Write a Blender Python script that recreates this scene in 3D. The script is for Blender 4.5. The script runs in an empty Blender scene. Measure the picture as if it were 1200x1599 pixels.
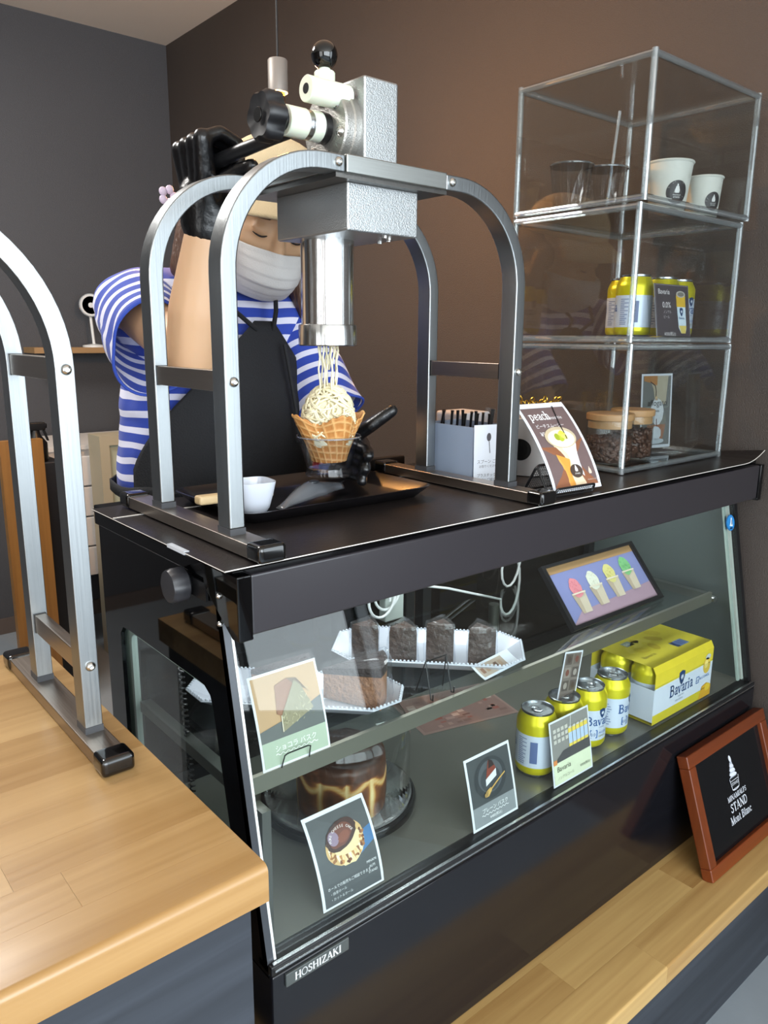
import bpy, bmesh, math, random
from mathutils import Vector, Matrix, noise
random.seed(7)
PI = math.pi
sc = bpy.context.scene
COL = sc.collection

# ---------------------------------------------------------------- camera, world, light, exposure
def lin(c):
    c = c.lstrip('#'); o = []
    for i in (0, 2, 4):
        v = int(c[i:i+2], 16) / 255
        o.append(v / 12.92 if v <= .04045 else ((v + .055) / 1.055) ** 2.4)
    return (*o, 1)

F_PX = 1208.0
cd = bpy.data.cameras.new('camera'); cam = bpy.data.objects.new('camera', cd); COL.objects.link(cam)
cd.sensor_fit = 'HORIZONTAL'; cd.sensor_width = 36.0; cd.lens = 36.0 * F_PX / 1200
cd.clip_start = .02
yaw, pitch, roll = math.radians(40.18), math.radians(12.78), math.radians(.444)
fw = Vector((math.sin(yaw)*math.cos(pitch), math.cos(yaw)*math.cos(pitch), -math.sin(pitch)))
rt = fw.cross(Vector((0, 0, 1))).normalized(); up = rt.cross(fw)
r2 = rt*math.cos(roll) + up*math.sin(roll); u2 = up*math.cos(roll) - rt*math.sin(roll)
cam.matrix_world = Matrix(((r2.x, u2.x, -fw.x, 0), (r2.y, u2.y, -fw.y, 0), (r2.z, u2.z, -fw.z, 1.22), (0, 0, 0, 1)))
sc.camera = cam

sc.view_settings.view_transform = 'Standard'; sc.view_settings.look = 'None'
sc.view_settings.gamma = 1; sc.view_settings.use_curve_mapping = False
sc.view_settings.exposure = 0.45
try:
    sc.cycles.transparent_max_bounces = 48; sc.cycles.max_bounces = 10
    sc.cycles.caustics_reflective = False; sc.cycles.caustics_refractive = False
except Exception: pass

w = bpy.data.worlds.new('daylight'); sc.world = w; w.use_nodes = True
w.node_tree.nodes['Background'].inputs[0].default_value = (.80, .90, 1.0, 1)
w.node_tree.nodes['Background'].inputs[1].default_value = 1.2

def area(name, loc, rot, sx, sy, power, color):
    l = bpy.data.lights.new(name, 'AREA'); l.shape = 'RECTANGLE'; l.size = sx; l.size_y = sy
    l.energy = power; l.color = color
    o = bpy.data.objects.new(name, l); COL.objects.link(o); o.location = loc; o.rotation_euler = rot
    return o
# daylight entering by the shop window behind the camera and the open door further along it, with added fills
area('window_daylight', (-.66, -2.50, 1.40), (math.radians(90), 0, 0), 3.1, 2.0, 125, (.86, .94, 1.0))
area('corner_fill_light', (1.22, -2.50, 1.40), (math.radians(90), 0, 0), .58, 2.0, 9, (.84, .94, 1.0))  # dim panel added so the steel legs reflect something pale
area('side_window_daylight', (1.575, -1.55, 1.36), (math.radians(90), 0, math.radians(90)), 1.75, 1.85, 30, (.84, .94, 1.0))
area('door_daylight', (-2.34, -.6, 1.30), (math.radians(90), 0, math.radians(-90)), 1.6, 1.9, 20, (1.0, .96, .90))
area('back_fill_light', (.10, 2.10, 2.355), (0, 0, 0), .60, .60, 26, (1.0, .97, .93))  # fill light added to brighten the back of the room

# ---------------------------------------------------------------- materials
MATS = {}
def mat(name, col, rough=.5, metal=0, var=0, vscale=8, bump=0, bscale=60, coat=0, stretch=(1, 1, 1), spec=.5, emit=0, trans=0, rvar=0):
    if name in MATS: return MATS[name]
    m = bpy.data.materials.new(name); m.use_nodes = True; MATS[name] = m
    nt = m.node_tree; b = nt.nodes['Principled BSDF']
    c = lin(col) if isinstance(col, str) else (*col, 1)
    b.inputs['Roughness'].default_value = rough; b.inputs['Metallic'].default_value = metal
    b.inputs['Coat Weight'].default_value = coat; b.inputs['Coat Roughness'].default_value = .05
    b.inputs['Specular IOR Level'].default_value = spec
    b.inputs['Transmission Weight'].default_value = trans
    if emit:
        b.inputs['Emission Color'].default_value = c; b.inputs['Emission Strength'].default_value = emit
    tc = nt.nodes.new('ShaderNodeTexCoord'); mp = nt.nodes.new('ShaderNodeMapping')
    mp.inputs['Scale'].default_value = stretch
    nt.links.new(tc.outputs['Object'], mp.inputs['Vector'])
    n = nt.nodes.new('ShaderNodeTexNoise'); n.inputs['Scale'].default_value = vscale; n.inputs['Detail'].default_value = 5
    nt.links.new(mp.outputs[0], n.inputs['Vector'])
    mx = nt.nodes.new('ShaderNodeMix'); mx.data_type = 'RGBA'
    v = max(var, .02)
    mx.inputs[6].default_value = (*[x*(1-v) for x in c[:3]], 1); mx.inputs[7].default_value = (*[min(1, x*(1+v)) for x in c[:3]], 1)
    nt.links.new(n.outputs['Fac'], mx.inputs[0]); nt.links.new(mx.outputs[2], b.inputs['Base Color'])
    if bump:
        n2 = nt.nodes.new('ShaderNodeTexNoise'); n2.inputs['Scale'].default_value = bscale; n2.inputs['Detail'].default_value = 3
        nt.links.new(mp.outputs[0], n2.inputs['Vector'])
        bp = nt.nodes.new('ShaderNodeBump'); bp.inputs['Strength'].default_value = bump; bp.inputs['Distance'].default_value = .01
        nt.links.new(n2.outputs['Fac'], bp.inputs['Height']); nt.links.new(bp.outputs[0], b.inputs['Normal'])
    if rvar:
        mr = nt.nodes.new('ShaderNodeMapRange'); mr.inputs[3].default_value = max(0, rough-rvar); mr.inputs[4].default_value = rough+rvar
        nt.links.new(n.outputs['Fac'], mr.inputs[0]); nt.links.new(mr.outputs[0], b.inputs['Roughness'])
    return m

def glass(name, tint='#ffffff', refl=1.0, haze=0.0, hazecol='#ffffff', rough=.0):
    """thin clear sheet: transparent with a Fresnel reflection and, where wanted, a little milky scatter"""
    if name in MATS: return MATS[name]
    m = bpy.data.materials.new(name); m.use_nodes = True; MATS[name] = m
    nt = m.node_tree; nt.nodes.remove(nt.nodes['Principled BSDF']); out = nt.nodes['Material Output']
    t = nt.nodes.new('ShaderNodeBsdfTransparent'); t.inputs[0].default_value = lin(tint)
    g = nt.nodes.new('ShaderNodeBsdfGlossy'); g.inputs['Roughness'].default_value = rough
    fr = nt.nodes.new('ShaderNodeFresnel'); fr.inputs[0].default_value = 1.48
    ge = nt.nodes.new('ShaderNodeNewGeometry'); im = nt.nodes.new('ShaderNodeMapRange'); im.inputs[3].default_value = 1.48; im.inputs[4].default_value = 1/1.48
    nt.links.new(ge.outputs['Backfacing'], im.inputs[0]); nt.links.new(im.outputs[0], fr.inputs[0])   # same reflectance from either side of a thin sheet
    mu = nt.nodes.new('ShaderNodeMath'); mu.operation = 'MULTIPLY'; mu.inputs[1].default_value = refl; mu.use_clamp = True
    nt.links.new(fr.outputs[0], mu.inputs[0])
    mx = nt.nodes.new('ShaderNodeMixShader'); nt.links.new(mu.outputs[0], mx.inputs[0])
    src = t
    if haze:
        d = nt.nodes.new('ShaderNodeBsdfDiffuse'); d.inputs[0].default_value = lin(hazecol)
        m2 = nt.nodes.new('ShaderNodeMixShader'); m2.inputs[0].default_value = haze
        nt.links.new(t.outputs[0], m2.inputs[1]); nt.links.new(d.outputs[0], m2.inputs[2]); src = m2
    nt.links.new(src.outputs[0], mx.inputs[1]); nt.links.new(g.outputs[0], mx.inputs[2]); nt.links.new(mx.outputs[0], out.inputs[0])
    return m

def wood(name, c1, c2, rough=.4, axis=0, coat=.15, grain=1.0):
    if name in MATS: return MATS[name]
    m = bpy.data.materials.new(name); m.use_nodes = True; MATS[name] = m
    nt = m.node_tree; b = nt.nodes['Principled BSDF']; b.inputs['Roughness'].default_value = rough
    b.inputs['Coat Weight'].default_value = coat; b.inputs['Coat Roughness'].default_value = .25
    tc = nt.nodes.new('ShaderNodeTexCoord'); oi = nt.nodes.new('ShaderNodeObjectInfo')
    ad = nt.nodes.new('ShaderNodeVectorMath'); ad.operation = 'ADD'
    cx = nt.nodes.new('ShaderNodeMath'); cx.operation = 'MULTIPLY'; cx.inputs[1].default_value = 37.0
    nt.links.new(oi.outputs['Random'], cx.inputs[0])
    nt.links.new(tc.outputs['Object'], ad.inputs[0]); nt.links.new(cx.outputs[0], ad.inputs[1])
    mp = nt.nodes.new('ShaderNodeMapping'); s = [60*grain]*3; s[axis] = 2.2*grain; mp.inputs['Scale'].default_value = s
    nt.links.new(ad.outputs[0], mp.inputs['Vector'])
    n = nt.nodes.new('ShaderNodeTexNoise'); n.inputs['Scale'].default_value = 1.0; n.inputs['Detail'].default_value = 8; n.inputs['Distortion'].default_value = .6
    nt.links.new(mp.outputs[0], n.inputs['Vector'])
    n2 = nt.nodes.new('ShaderNodeTexNoise'); n2.inputs['Scale'].default_value = .22; n2.inputs['Detail'].default_value = 3
    nt.links.new(mp.outputs[0], n2.inputs['Vector'])
    av = nt.nodes.new('ShaderNodeMath'); av.operation = 'ADD'; nt.links.new(n.outputs['Fac'], av.inputs[0]); nt.links.new(n2.outputs['Fac'], av.inputs[1])
    rr = nt.nodes.new('ShaderNodeMath'); rr.operation = 'MULTIPLY_ADD'; rr.inputs[1].default_value = .55; nt.links.new(oi.outputs['Random'], rr.inputs[0]); nt.links.new(av.outputs[0], rr.inputs[2])
    mr = nt.nodes.new('ShaderNodeMapRange'); mr.inputs[1].default_value = .75; mr.inputs[2].default_value = 1.8; nt.links.new(rr.outputs[0], mr.inputs[0])
    mx = nt.nodes.new('ShaderNodeMix'); mx.data_type = 'RGBA'; mx.inputs[6].default_value = lin(c1); mx.inputs[7].default_value = lin(c2)
    nt.links.new(mr.outputs[0], mx.inputs[0]); nt.links.new(mx.outputs[2], b.inputs['Base Color'])
    bp = nt.nodes.new('ShaderNodeBump'); bp.inputs['Strength'].default_value = .12; bp.inputs['Distance'].default_value = .002
    nt.links.new(n.outputs['Fac'], bp.inputs['Height']); nt.links.new(bp.outputs[0], b.inputs['Normal'])
    return m

def brushed(name, col='#c9cbc8', rough=.3, axis=2):
    s = [420, 420, 420]; s[axis] = 4
    return mat(name, col, rough, 1.0, var=.06, vscale=1, bump=.04, bscale=1, stretch=s, rvar=.05)

def cast(name, col, rough=.38):
    """cast and blasted aluminium: fine sparkling grain"""
    if name in MATS: return MATS[name]
    m = mat(name, col, rough, .9); nt = m.node_tree; b = nt.nodes['Principled BSDF']
    tc = nt.nodes.new('ShaderNodeTexCoord'); v = nt.nodes.new('ShaderNodeTexNoise'); v.inputs['Scale'].default_value = 650; v.inputs['Detail'].default_value = 2
    nt.links.new(tc.outputs['Object'], v.inputs['Vector'])
    bp = nt.nodes.new('ShaderNodeBump'); bp.inputs['Strength'].default_value = .55; bp.inputs['Distance'].default_value = .0012
    nt.links.new(v.outputs['Fac'], bp.inputs['Height']); nt.links.new(bp.outputs[0], b.inputs['Normal'])
    return m

# ---------------------------------------------------------------- mesh helpers
MW = {}
def W(o): return MW.get(o.name, Matrix.Identity(4))

class MB:
    def __init__(s): s.v = []; s.f = []; s.m = []; s.cur = 0
    def add(s, vs, fs):
        o = len(s.v); s.v += [Vector(p) for p in vs]
        s.f += [tuple(i+o for i in f) for f in fs]; s.m += [s.cur]*len(fs); return s
    def box(s, x0, x1, y0, y1, z0, z1, M=None):
        vs = [Vector(p) for p in ((x0,y0,z0),(x1,y0,z0),(x1,y1,z0),(x0,y1,z0),(x0,y0,z1),(x1,y0,z1),(x1,y1,z1),(x0,y1,z1))]
        if M: vs = [M @ p for p in vs]
        return s.add(vs, [(0,3,2,1),(4,5,6,7),(0,1,5,4),(1,2,6,5),(2,3,7,6),(3,0,4,7)])
    def prism(s, poly, a, b, axis=1, M=None):
        """poly in the two other axes, extruded along axis from a to b"""
        n = len(poly)
        def P(p, t):
            q = [p[0], p[1]]; q.insert(axis, t); q = Vector(q); return M @ q if M else q
        vs = [P(p, a) for p in poly] + [P(p, b) for p in poly]
        return s.add(vs, [tuple(range(n))[::-1], tuple(range(n, 2*n))] + [(i, (i+1) % n, n+(i+1) % n, n+i) for i in range(n)])
    def lathe(s, prof, n=32, M=None, cap=True, a0=0, a1=2*PI):
        full = abs(a1-a0-2*PI) < 1e-6; k = n if full else n+1; vs = []
        for r, z in prof:
            for i in range(k):
                a = a0+(a1-a0)*i/n; p = Vector((r*math.cos(a), r*math.sin(a), z)); vs.append(M @ p if M else p)
        fs = []
        for j in range(len(prof)-1):
            for i in range(k if full else n):
                i2 = (i+1) % k; fs.append((j*k+i, j*k+i2, (j+1)*k+i2, (j+1)*k+i))
        if cap and full:
            if prof[0][0] > 1e-6: fs.append(tuple(range(k))[::-1])
            if prof[-1][0] > 1e-6: fs.append(tuple((len(prof)-1)*k+i for i in range(k)))
        return s.add(vs, fs)
    def cyl(s, p0, p1, r0, r1=None, n=24):
        p0 = Vector(p0); p1 = Vector(p1); L = (p1-p0).length; q = (p1-p0).to_track_quat('Z', 'Y').to_matrix().to_4x4()
        return s.lathe([(r0, 0), (r0 if r1 is None else r1, L)], n, Matrix.Translation(p0) @ q)
    def tube(s, pts, r, n=8, closed=False, flat=1.0, up=None):
        pts = [Vector(p) for p in pts]; N = len(pts); rings = []; vs = []
        prev = None
        for i, p in enumerate(pts):
            a = pts[(i-1) % N] if closed else pts[max(0, i-1)]; b = pts[(i+1) % N] if closed else pts[min(N-1, i+1)]
            t = (b-a).normalized()
            if up is not None: x = Vector(up).cross(t)
            elif prev is None: x = t.orthogonal()
            else: x = prev - t*prev.dot(t)
            if x.length < 1e-8: x = t.orthogonal()
            x.normalize(); prev = x; y = t.cross(x); rr = r(i/(N-1)) if callable(r) else r
            for k in range(n):
                c = 2*PI*k/n; vs.append(p + x*rr*math.cos(c) + y*rr*flat*math.sin(c))
        fs = []
        for i in range(N if closed else N-1):
            j = (i+1) % N
            for k in range(n): fs.append((i*n+k, i*n+(k+1) % n, j*n+(k+1) % n, j*n+k))
        if not closed: fs += [tuple(range(n))[::-1], tuple((N-1)*n+k for k in range(n))]
        return s.add(vs, fs)
    def sweep(s, pts, hx, hy, up=(0, 1, 0), closed=False):
        """rectangular section: hx across in the plane of the path, hy along up"""
        pts = [Vector(p) for p in pts]; N = len(pts); up = Vector(up); vs = []
        for i, p in enumerate(pts):
            a = pts[(i-1) % N] if closed else pts[max(0, i-1)]; b = pts[(i+1) % N] if closed else pts[min(N-1, i+1)]
            t = (b-a).normalized(); x = t.cross(up).normalized()
            for c in ((-1,-1),(1,-1),(1,1),(-1,1)): vs.append(p + x*hx*c[0] + up*hy*c[1])
        fs = []
        for i in range(N if closed else N-1):
            j = (i+1) % N
            for k in range(4): fs.append((i*4+k, i*4+(k+1) % 4, j*4+(k+1) % 4, j*4+k))
        if not closed: fs += [(3,2,1,0), tuple((N-1)*4+k for k in range(4))]
        return s.add(vs, fs)
    def grid(s, fn, nu, nv, wrap=False):
        vs = [fn(i/(nu if wrap else nu-1), j/(nv-1)) for j in range(nv) for i in range(nu)]
        fs = [(j*nu+i, j*nu+(i+1) % nu, (j+1)*nu+(i+1) % nu, (j+1)*nu+i) for j in range(nv-1) for i in range(nu if wrap else nu-1)]
        return s.add(vs, fs)
    def sphere(s, c, r, n=16, m=10, M=None):
        c = Vector(c); r = (r, r, r) if not hasattr(r, '__len__') else r
        prof = []; vs = []
        for j in range(m+1):
            t = PI*j/m
            for i in range(n):
                a = 2*PI*i/n; p = Vector((r[0]*math.sin(t)*math.cos(a), r[1]*math.sin(t)*math.sin(a), -r[2]*math.cos(t)))
                vs.append(c + (M @ p if M else p))
        return s.add(vs, [(j*n+i, j*n+(i+1) % n, (j+1)*n+(i+1) % n, (j+1)*n+i) for j in range(m) for i in range(n)])
    def build(s, name, mats, parent=None, world=True, bevel=0, seg=2, smooth=False, ang=35, solid=0):
        me = bpy.data.meshes.new(name)
        inv = W(parent).inverted() if (parent and world) else None
        me.from_pydata([tuple(inv @ p if inv else p) for p in s.v], [], s.f)
        me.polygons.foreach_set('material_index', s.m)
        bm = bmesh.new(); bm.from_mesh(me)
        bmesh.ops.remove_doubles(bm, verts=bm.verts, dist=1e-6)
        bmesh.ops.recalc_face_normals(bm, faces=bm.faces)
        if bevel:
            es = [e for e in bm.edges if len(e.link_faces) == 2 and e.calc_face_angle(0) > math.radians(ang)]
            bmesh.ops.bevel(bm, geom=es, offset=bevel, segments=seg, profile=.6, affect='EDGES', clamp_overlap=True)
        if bevel and not smooth:
            for f in bm.faces: f.smooth = True
        elif smooth:
            for f in bm.faces: f.smooth = True
            for e in bm.edges:
                if len(e.link_faces) == 2 and e.calc_face_angle(0) > math.radians(ang if smooth else 50): e.smooth = False
        bm.to_mesh(me); bm.free()
        for m in (mats if isinstance(mats, (list, tuple)) else [mats]): me.materials.append(m)
        o = bpy.data.objects.new(name, me); COL.objects.link(o)
        if bevel:
            wn = o.modifiers.new('weighted_normals', 'WEIGHTED_NORMAL'); wn.mode = 'FACE_AREA'; wn.weight = 80
        if solid:
            md = o.modifiers.new('thickness', 'SOLIDIFY'); md.thickness = solid; md.offset = 0
        if parent: o.parent = parent; MW[o.name] = W(parent)
        return o

def tag(o, label=None, cat=None, group=None, kind=None):
    if label: o['label'] = label
    if cat: o['category'] = cat
    if group: o['group'] = group
    if kind: o['kind'] = kind
    return o
def thing(name, label, cat, loc=(0, 0, 0), rz=0, group=None, M=None):
    o = bpy.data.objects.new(name, None); COL.objects.link(o); o.empty_display_size = .05
    m = M if M is not None else Matrix.Translation(Vector(loc)) @ Matrix.Rotation(rz, 4, 'Z')
    o.matrix_world = m; MW[o.name] = m
    return tag(o, label, cat, group)
def copy_tree(o, M, label=None, group=None):
    c = o.copy(); COL.objects.link(c); c.matrix_world = M; MW[c.name] = M
    if label: c['label'] = label
    if group: c['group'] = group
    for ch in [x for x in bpy.data.objects if x.parent == o]:
        k = ch.copy(); COL.objects.link(k); k.parent = c; MW[k.name] = M
        for g in [x for x in bpy.data.objects if x.parent == ch]:
            q = g.copy(); COL.objects.link(q); q.parent = k; MW[q.name] = M
    return c
def lookM(loc, x, y):
    x = Vector(x).normalized(); z = x.cross(Vector(y)).normalized(); y = z.cross(x)
    return Matrix(((x.x, y.x, z.x, loc[0]), (x.y, y.y, z.y, loc[1]), (x.z, y.z, z.z, loc[2]), (0, 0, 0, 1)))
def arc(cx, cy, r, a0, a1, n):
    return [(cx+r*math.cos(math.radians(a0+(a1-a0)*i/n)), cy+r*math.sin(math.radians(a0+(a1-a0)*i/n))) for i in range(n+1)]
def rrect(x0, x1, y0, y1, r, n=5):
    return arc(x1-r, y1-r, r, 0, 90, n)+arc(x0+r, y1-r, r, 90, 180, n)+arc(x0+r, y0+r, r, 180, 270, n)+arc(x1-r, y0+r, r, 270, 360, n)

# ---------------------------------------------------------------- lettering
TXT = {}
def text2d(s, size):
    if s not in TXT:
        cu = bpy.data.curves.new('lettering', 'FONT'); cu.body = s; cu.size = 1; cu.resolution_u = 3
        ob = bpy.data.objects.new('lettering', cu); COL.objects.link(ob)
        bpy.context.view_layer.update()
        me = bpy.data.meshes.new_from_object(ob.evaluated_get(bpy.context.evaluated_depsgraph_get()))
        vs = [(p.co.x, p.co.y) for p in me.vertices]; fs = [tuple(p.vertices) for p in me.polygons]
        bpy.data.objects.remove(ob); bpy.data.meshes.remove(me); bpy.data.curves.remove(cu)
        TXT[s] = (vs, fs)
    vs, fs = TXT[s]
    return [(x*size, y*size) for x, y in vs], fs

# a small roman letterform set: strokes (points, weight) in a unit cap height, width, serifs at (x, y, length)
K, T = .17, .075
def rn(*a): return a
GL = {
 'H': (.86, [([(.16,0),(.16,1)],K),([(.70,0),(.70,1)],K),([(.16,.52),(.70,.52)],T)], [(.16,0),(.16,1),(.70,0),(.70,1)]),
 'O': (.92, [([(.45+.36*math.cos(t*PI/12), .5+.46*math.sin(t*PI/12)) for t in range(25)],.13)], []),
 'S': (.64, [([(.53,.80),(.44,.93),(.29,.96),(.14,.86),(.13,.70),(.30,.56),(.46,.44),(.53,.28),(.45,.10),(.29,.03),(.14,.08),(.06,.24)],.13)], []),
 'I': (.40, [([(.20,0),(.20,1)],K)], [(.20,0),(.20,1)]),
 'Z': (.74, [([(.10,.96),(.64,.96)],T),([(.62,.97),(.10,.03)],K),([(.08,.04),(.66,.04)],T),([(.10,.96),(.10,.78)],T),([(.65,.04),(.65,.24)],T)], []),
 'A': (.86, [([(.10,0),(.42,1)],T),([(.42,1),(.74,0)],K),([(.22,.34),(.64,.34)],T)], [(.10,0),(.74,0)]),
 'K': (.86, [([(.16,0),(.16,1)],K),([(.16,.42),(.66,1)],T),([(.34,.60),(.74,0)],K)], [(.16,0),(.16,1),(.66,1),(.74,0)]),
 'T': (.76, [([(.38,0),(.38,1)],K),([(.06,.97),(.70,.97)],T),([(.06,.97),(.06,.78)],T),([(.70,.97),(.70,.78)],T)], [(.38,0)]),
 'N': (.90, [([(.16,0),(.16,1)],T),([(.16,1),(.74,0)],K),([(.74,0),(.74,1)],T)], [(.16,0),(.10,1),(.74,1)]),
 'D': (.84, [([(.16,0),(.16,1)],K),([(.16,.97)]+[(.36+.36*math.cos(t*PI/10), .5+.47*math.sin(t*PI/10)) for t in range(5,-6,-1)]+[(.16,.03)],.12)], [(.12,0),(.12,1)]),
 'M': (1.08, [([(.16,0),(.20,1)],T),([(.20,1),(.52,0)],K),([(.52,0),(.86,1)],T),([(.86,1),(.90,0)],K)], [(.16,0),(.16,1),(.90,0),(.90,1)]),
 'L': (.70, [([(.16,0),(.16,1)],K),([(.16,.03),(.60,.03)],T),([(.60,.03),(.60,.24)],T)], [(.16,1),(.14,0)]),
 'P': (.70, [([(.16,0),(.16,1)],K),([(.16,.97)]+[(.36+.22*math.cos(t*PI/8), .74+.23*math.sin(t*PI/8)) for t in range(4,-5,-1)]+[(.16,.51)],.11)], [(.16,0),(.12,1)]),
 'B': (.74, [([(.16,0),(.16,1)],K),([(.16,.97)]+[(.34+.22*math.cos(t*PI/8), .76+.21*math.sin(t*PI/8)) for t in range(4,-5,-1)]+[(.16,.55)],.12),([(.16,.55)]+[(.36+.26*math.cos(t*PI/8), .29+.26*math.sin(t*PI/8)) for t in range(4,-5,-1)]+[(.16,.03)],.13)], [(.12,0),(.12,1)]),
 'a': (.54, [([(.10,.52),(.16,.62),(.28,.65),(.38,.58),(.40,.46),(.40,.12),(.44,.03),(.52,.05)],.12),([(.40,.40),(.22,.34),(.11,.22),(.13,.08),(.24,.02),(.36,.10),(.40,.18)],.10)], []),
 'v': (.56, [([(.08,.64),(.27,.02)],.14),([(.27,.02),(.46,.64)],T)], [(.08,.64),(.46,.64)]),
 'r': (.44, [([(.16,0),(.16,.64)],.14),([(.16,.46),(.26,.62),(.38,.62)],.11)], [(.16,0),(.12,.64)]),
 'i': (.34, [([(.17,0),(.17,.64)],.14),([(.17,.80),(.17,.93)],.15)], [(.17,0),(.13,.64)]),
 'o': (.58, [([(.28+.20*math.cos(t*PI/10), .33+.30*math.sin(t*PI/10)) for t in range(21)],.11)], []),
 'n': (.62, [([(.14,0),(.14,.64)],.14),([(.14,.48),(.24,.62),(.38,.62),(.46,.50),(.46,0)],.12)], [(.14,0),(.10,.64),(.46,0)]),
 't': (.40, [([(.18,.86),(.18,.12),(.24,.03),(.36,.06)],.13),([(.04,.62),(.36,.62)],T)], []),
 'l': (.32, [([(.16,0),(.16,1)],.14)], [(.16,0),(.12,1)]),
 'c': (.50, [([(.44,.50),(.36,.62),(.22,.63),(.11,.48),(.10,.26),(.18,.06),(.32,.02),(.44,.14)],.11)], []),
 'p': (.62, [([(.14,-.26),(.14,.64)],.14),([(.14,.50),(.26,.63),(.42,.60),(.50,.42),(.48,.16),(.36,.02),(.22,.04),(.14,.14)],.11)], [(.14,-.26),(.10,.64)]),
 'e': (.52, [([(.10,.34),(.44,.34),(.42,.54),(.28,.64),(.14,.54),(.09,.32),(.16,.08),(.30,.02),(.44,.14)],.10)], []),
 'h': (.62, [([(.14,0),(.14,1)],.14),([(.14,.48),(.24,.62),(.38,.62),(.46,.50),(.46,0)],.12)], [(.14,0),(.10,1),(.46,0)]),
 ' ': (.36, [], []),
}
def serif2d(s, size):
    vs = []; fs = []; x0 = 0
    def seg(a, b, wd):
        a = Vector(a); b = Vector(b); d = (b-a)
        if d.length < 1e-6: return
        d.normalize(); n = Vector((-d.y, d.x))*wd/2; e = d*wd*.18; o = len(vs)
        for p in (a-e-n, b+e-n, b+e+n, a-e+n): vs.append(((p.x+x0)*size, p.y*size))
        fs.append((o, o+1, o+2, o+3))
    for ch in s:
        wd, st, sf = GL[ch]
        for pts, k in st:
            for a, b in zip(pts, pts[1:]): seg(a, b, k)
        for x, y in sf:
            yy = y + (.03 if y < .3 else -.03); seg((x-.13, yy), (x+.13, yy), .06)
        x0 += wd
    return vs, fs, x0*size

class Print:
    """flat printed matter: coloured shapes in card coordinates (u right, v up, metres)"""
    def __init__(s): s.it = []
    def raw(s, vs, fs, col, L): s.it.append((col, L, vs, fs)); return s
    def rect(s, u0, v0, u1, v1, col, L=1, n=8):
        vs = [(u0+(u1-u0)*i/n, v0+(v1-v0)*j/n) for j in range(n+1) for i in range(n+1)]
        return s.raw(vs, [(j*(n+1)+i, j*(n+1)+i+1, (j+1)*(n+1)+i+1, (j+1)*(n+1)+i) for j in range(n) for i in range(n)], col, L)
    def star(s, pts, col, L=2, rings=3):
        n = len(pts); cx = sum(p[0] for p in pts)/n; cy = sum(p[1] for p in pts)/n
        vs = [(cx, cy)]+[(cx+(p[0]-cx)*k/rings, cy+(p[1]-cy)*k/rings) for k in range(1, rings+1) for p in pts]
        fs = [(0, 1+i, 1+(i+1) % n) for i in range(n)]
        for k in range(rings-1): fs += [(1+k*n+i, 1+(k+1)*n+i, 1+(k+1)*n+(i+1) % n, 1+k*n+(i+1) % n) for i in range(n)]
        return s.raw(vs, fs, col, L)
    def ell(s, cu, cv, ru, rv, col, L=2, n=24, rot=0, j=0):
        c, q = math.cos(rot), math.sin(rot); pts = []
        for i in range(n):
            a = 2*PI*i/n; k = 1+(random.uniform(-j, j) if j else 0); x, y = ru*k*math.cos(a), rv*k*math.sin(a); pts.append((cu+x*c-y*q, cv+x*q+y*c))
        return s.star(pts, col, L)
    def text(s, t, u, v, size, col, L=3, al='l', rot=0):
        vs, fs = text2d(t, size); wd = max([x for x, y in vs] or [0]); o = {'l': 0, 'c': -wd/2, 'r': -wd}[al]
        c, q = math.cos(rot), math.sin(rot)
        return s.raw([(u+(x+o)*c-y*q, v+(x+o)*q+y*c) for x, y in vs], fs, col, L)
    def serif(s, t, u, v, size, col, L=3, al='l'):
        vs, fs, wd = serif2d(t, size); o = {'l': 0, 'c': -wd/2, 'r': -wd}[al]
        return s.raw([(x+u+o, y+v) for x, y in vs], fs, col, L)
    def line(s, pts, wd, col, L=3):
        vs = []; fs = []
        for a, b in zip(pts, pts[1:]):
            a = Vector(a); b = Vector(b); d = b-a
            if d.length < 1e-9: continue
            d.normalize(); n = Vector((-d.y, d.x))*wd/2; o = len(vs); vs += [tuple(a-n), tuple(b-n), tuple(b+n), tuple(a+n)]; fs.append((o, o+1, o+2, o+3))
        return s.raw(vs, fs, col, L)
    def build(s, name, parent, mp, rough=.45, step=.00025, metal=0):
        mb = MB(); ms = []; idx = {}
        for col, L, vs, fs in s.it:
            if col not in idx: idx[col] = len(ms); ms.append(mat('ink_'+col.strip('#')+('_foil' if metal else ''), col, rough, metal, var=.05, vscale=90))
            mb.cur = idx[col]; mb.add([mp(u, v, L*step) for u, v in vs], fs)
        me = bpy.data.meshes.new(name); inv = W(parent).inverted()
        me.from_pydata([tuple(inv @ p) for p in mb.v], [], mb.f); me.polygons.foreach_set('material_index', mb.m)
        for m in ms: me.materials.append(m)
        o = bpy.data.objects.new(name, me); COL.objects.link(o); o.parent = parent; MW[o.name] = W(parent)
        return o

def planar(O, U, V):
    O = Vector(O); U = Vector(U).normalized(); V = Vector(V); V = (V-U*V.dot(U)).normalized(); N = U.cross(V)
    return lambda u, v, h=0: O+U*u+V*v+N*h
def bent(O, U, V, h, lean, power=1.8, twist=0):
    """a sheet standing on its lower edge that curls away from its front towards the top"""
    f = planar(O, U, V); O = Vector(O); U = Vector(U).normalized(); V = Vector(V).normalized(); N = U.cross(V)
    def m(u, v, k=0):
        t = max(0, v/h); b = lean*t**power; drop = b*b/(2*h)
        return O+U*u+V*(v-drop)+N*(k-b)+N*(-twist*u*t)
    return m
def sheet(name, parent, mp, wd, h, m, th=.0005, n=10):
    mb = MB(); mb.grid(lambda a, b: mp(a*wd, b*h, 0), n, n); mb.grid(lambda a, b: mp(a*wd, b*h, -th), n, n)
    return mb.build(name, m, parent)

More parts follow.
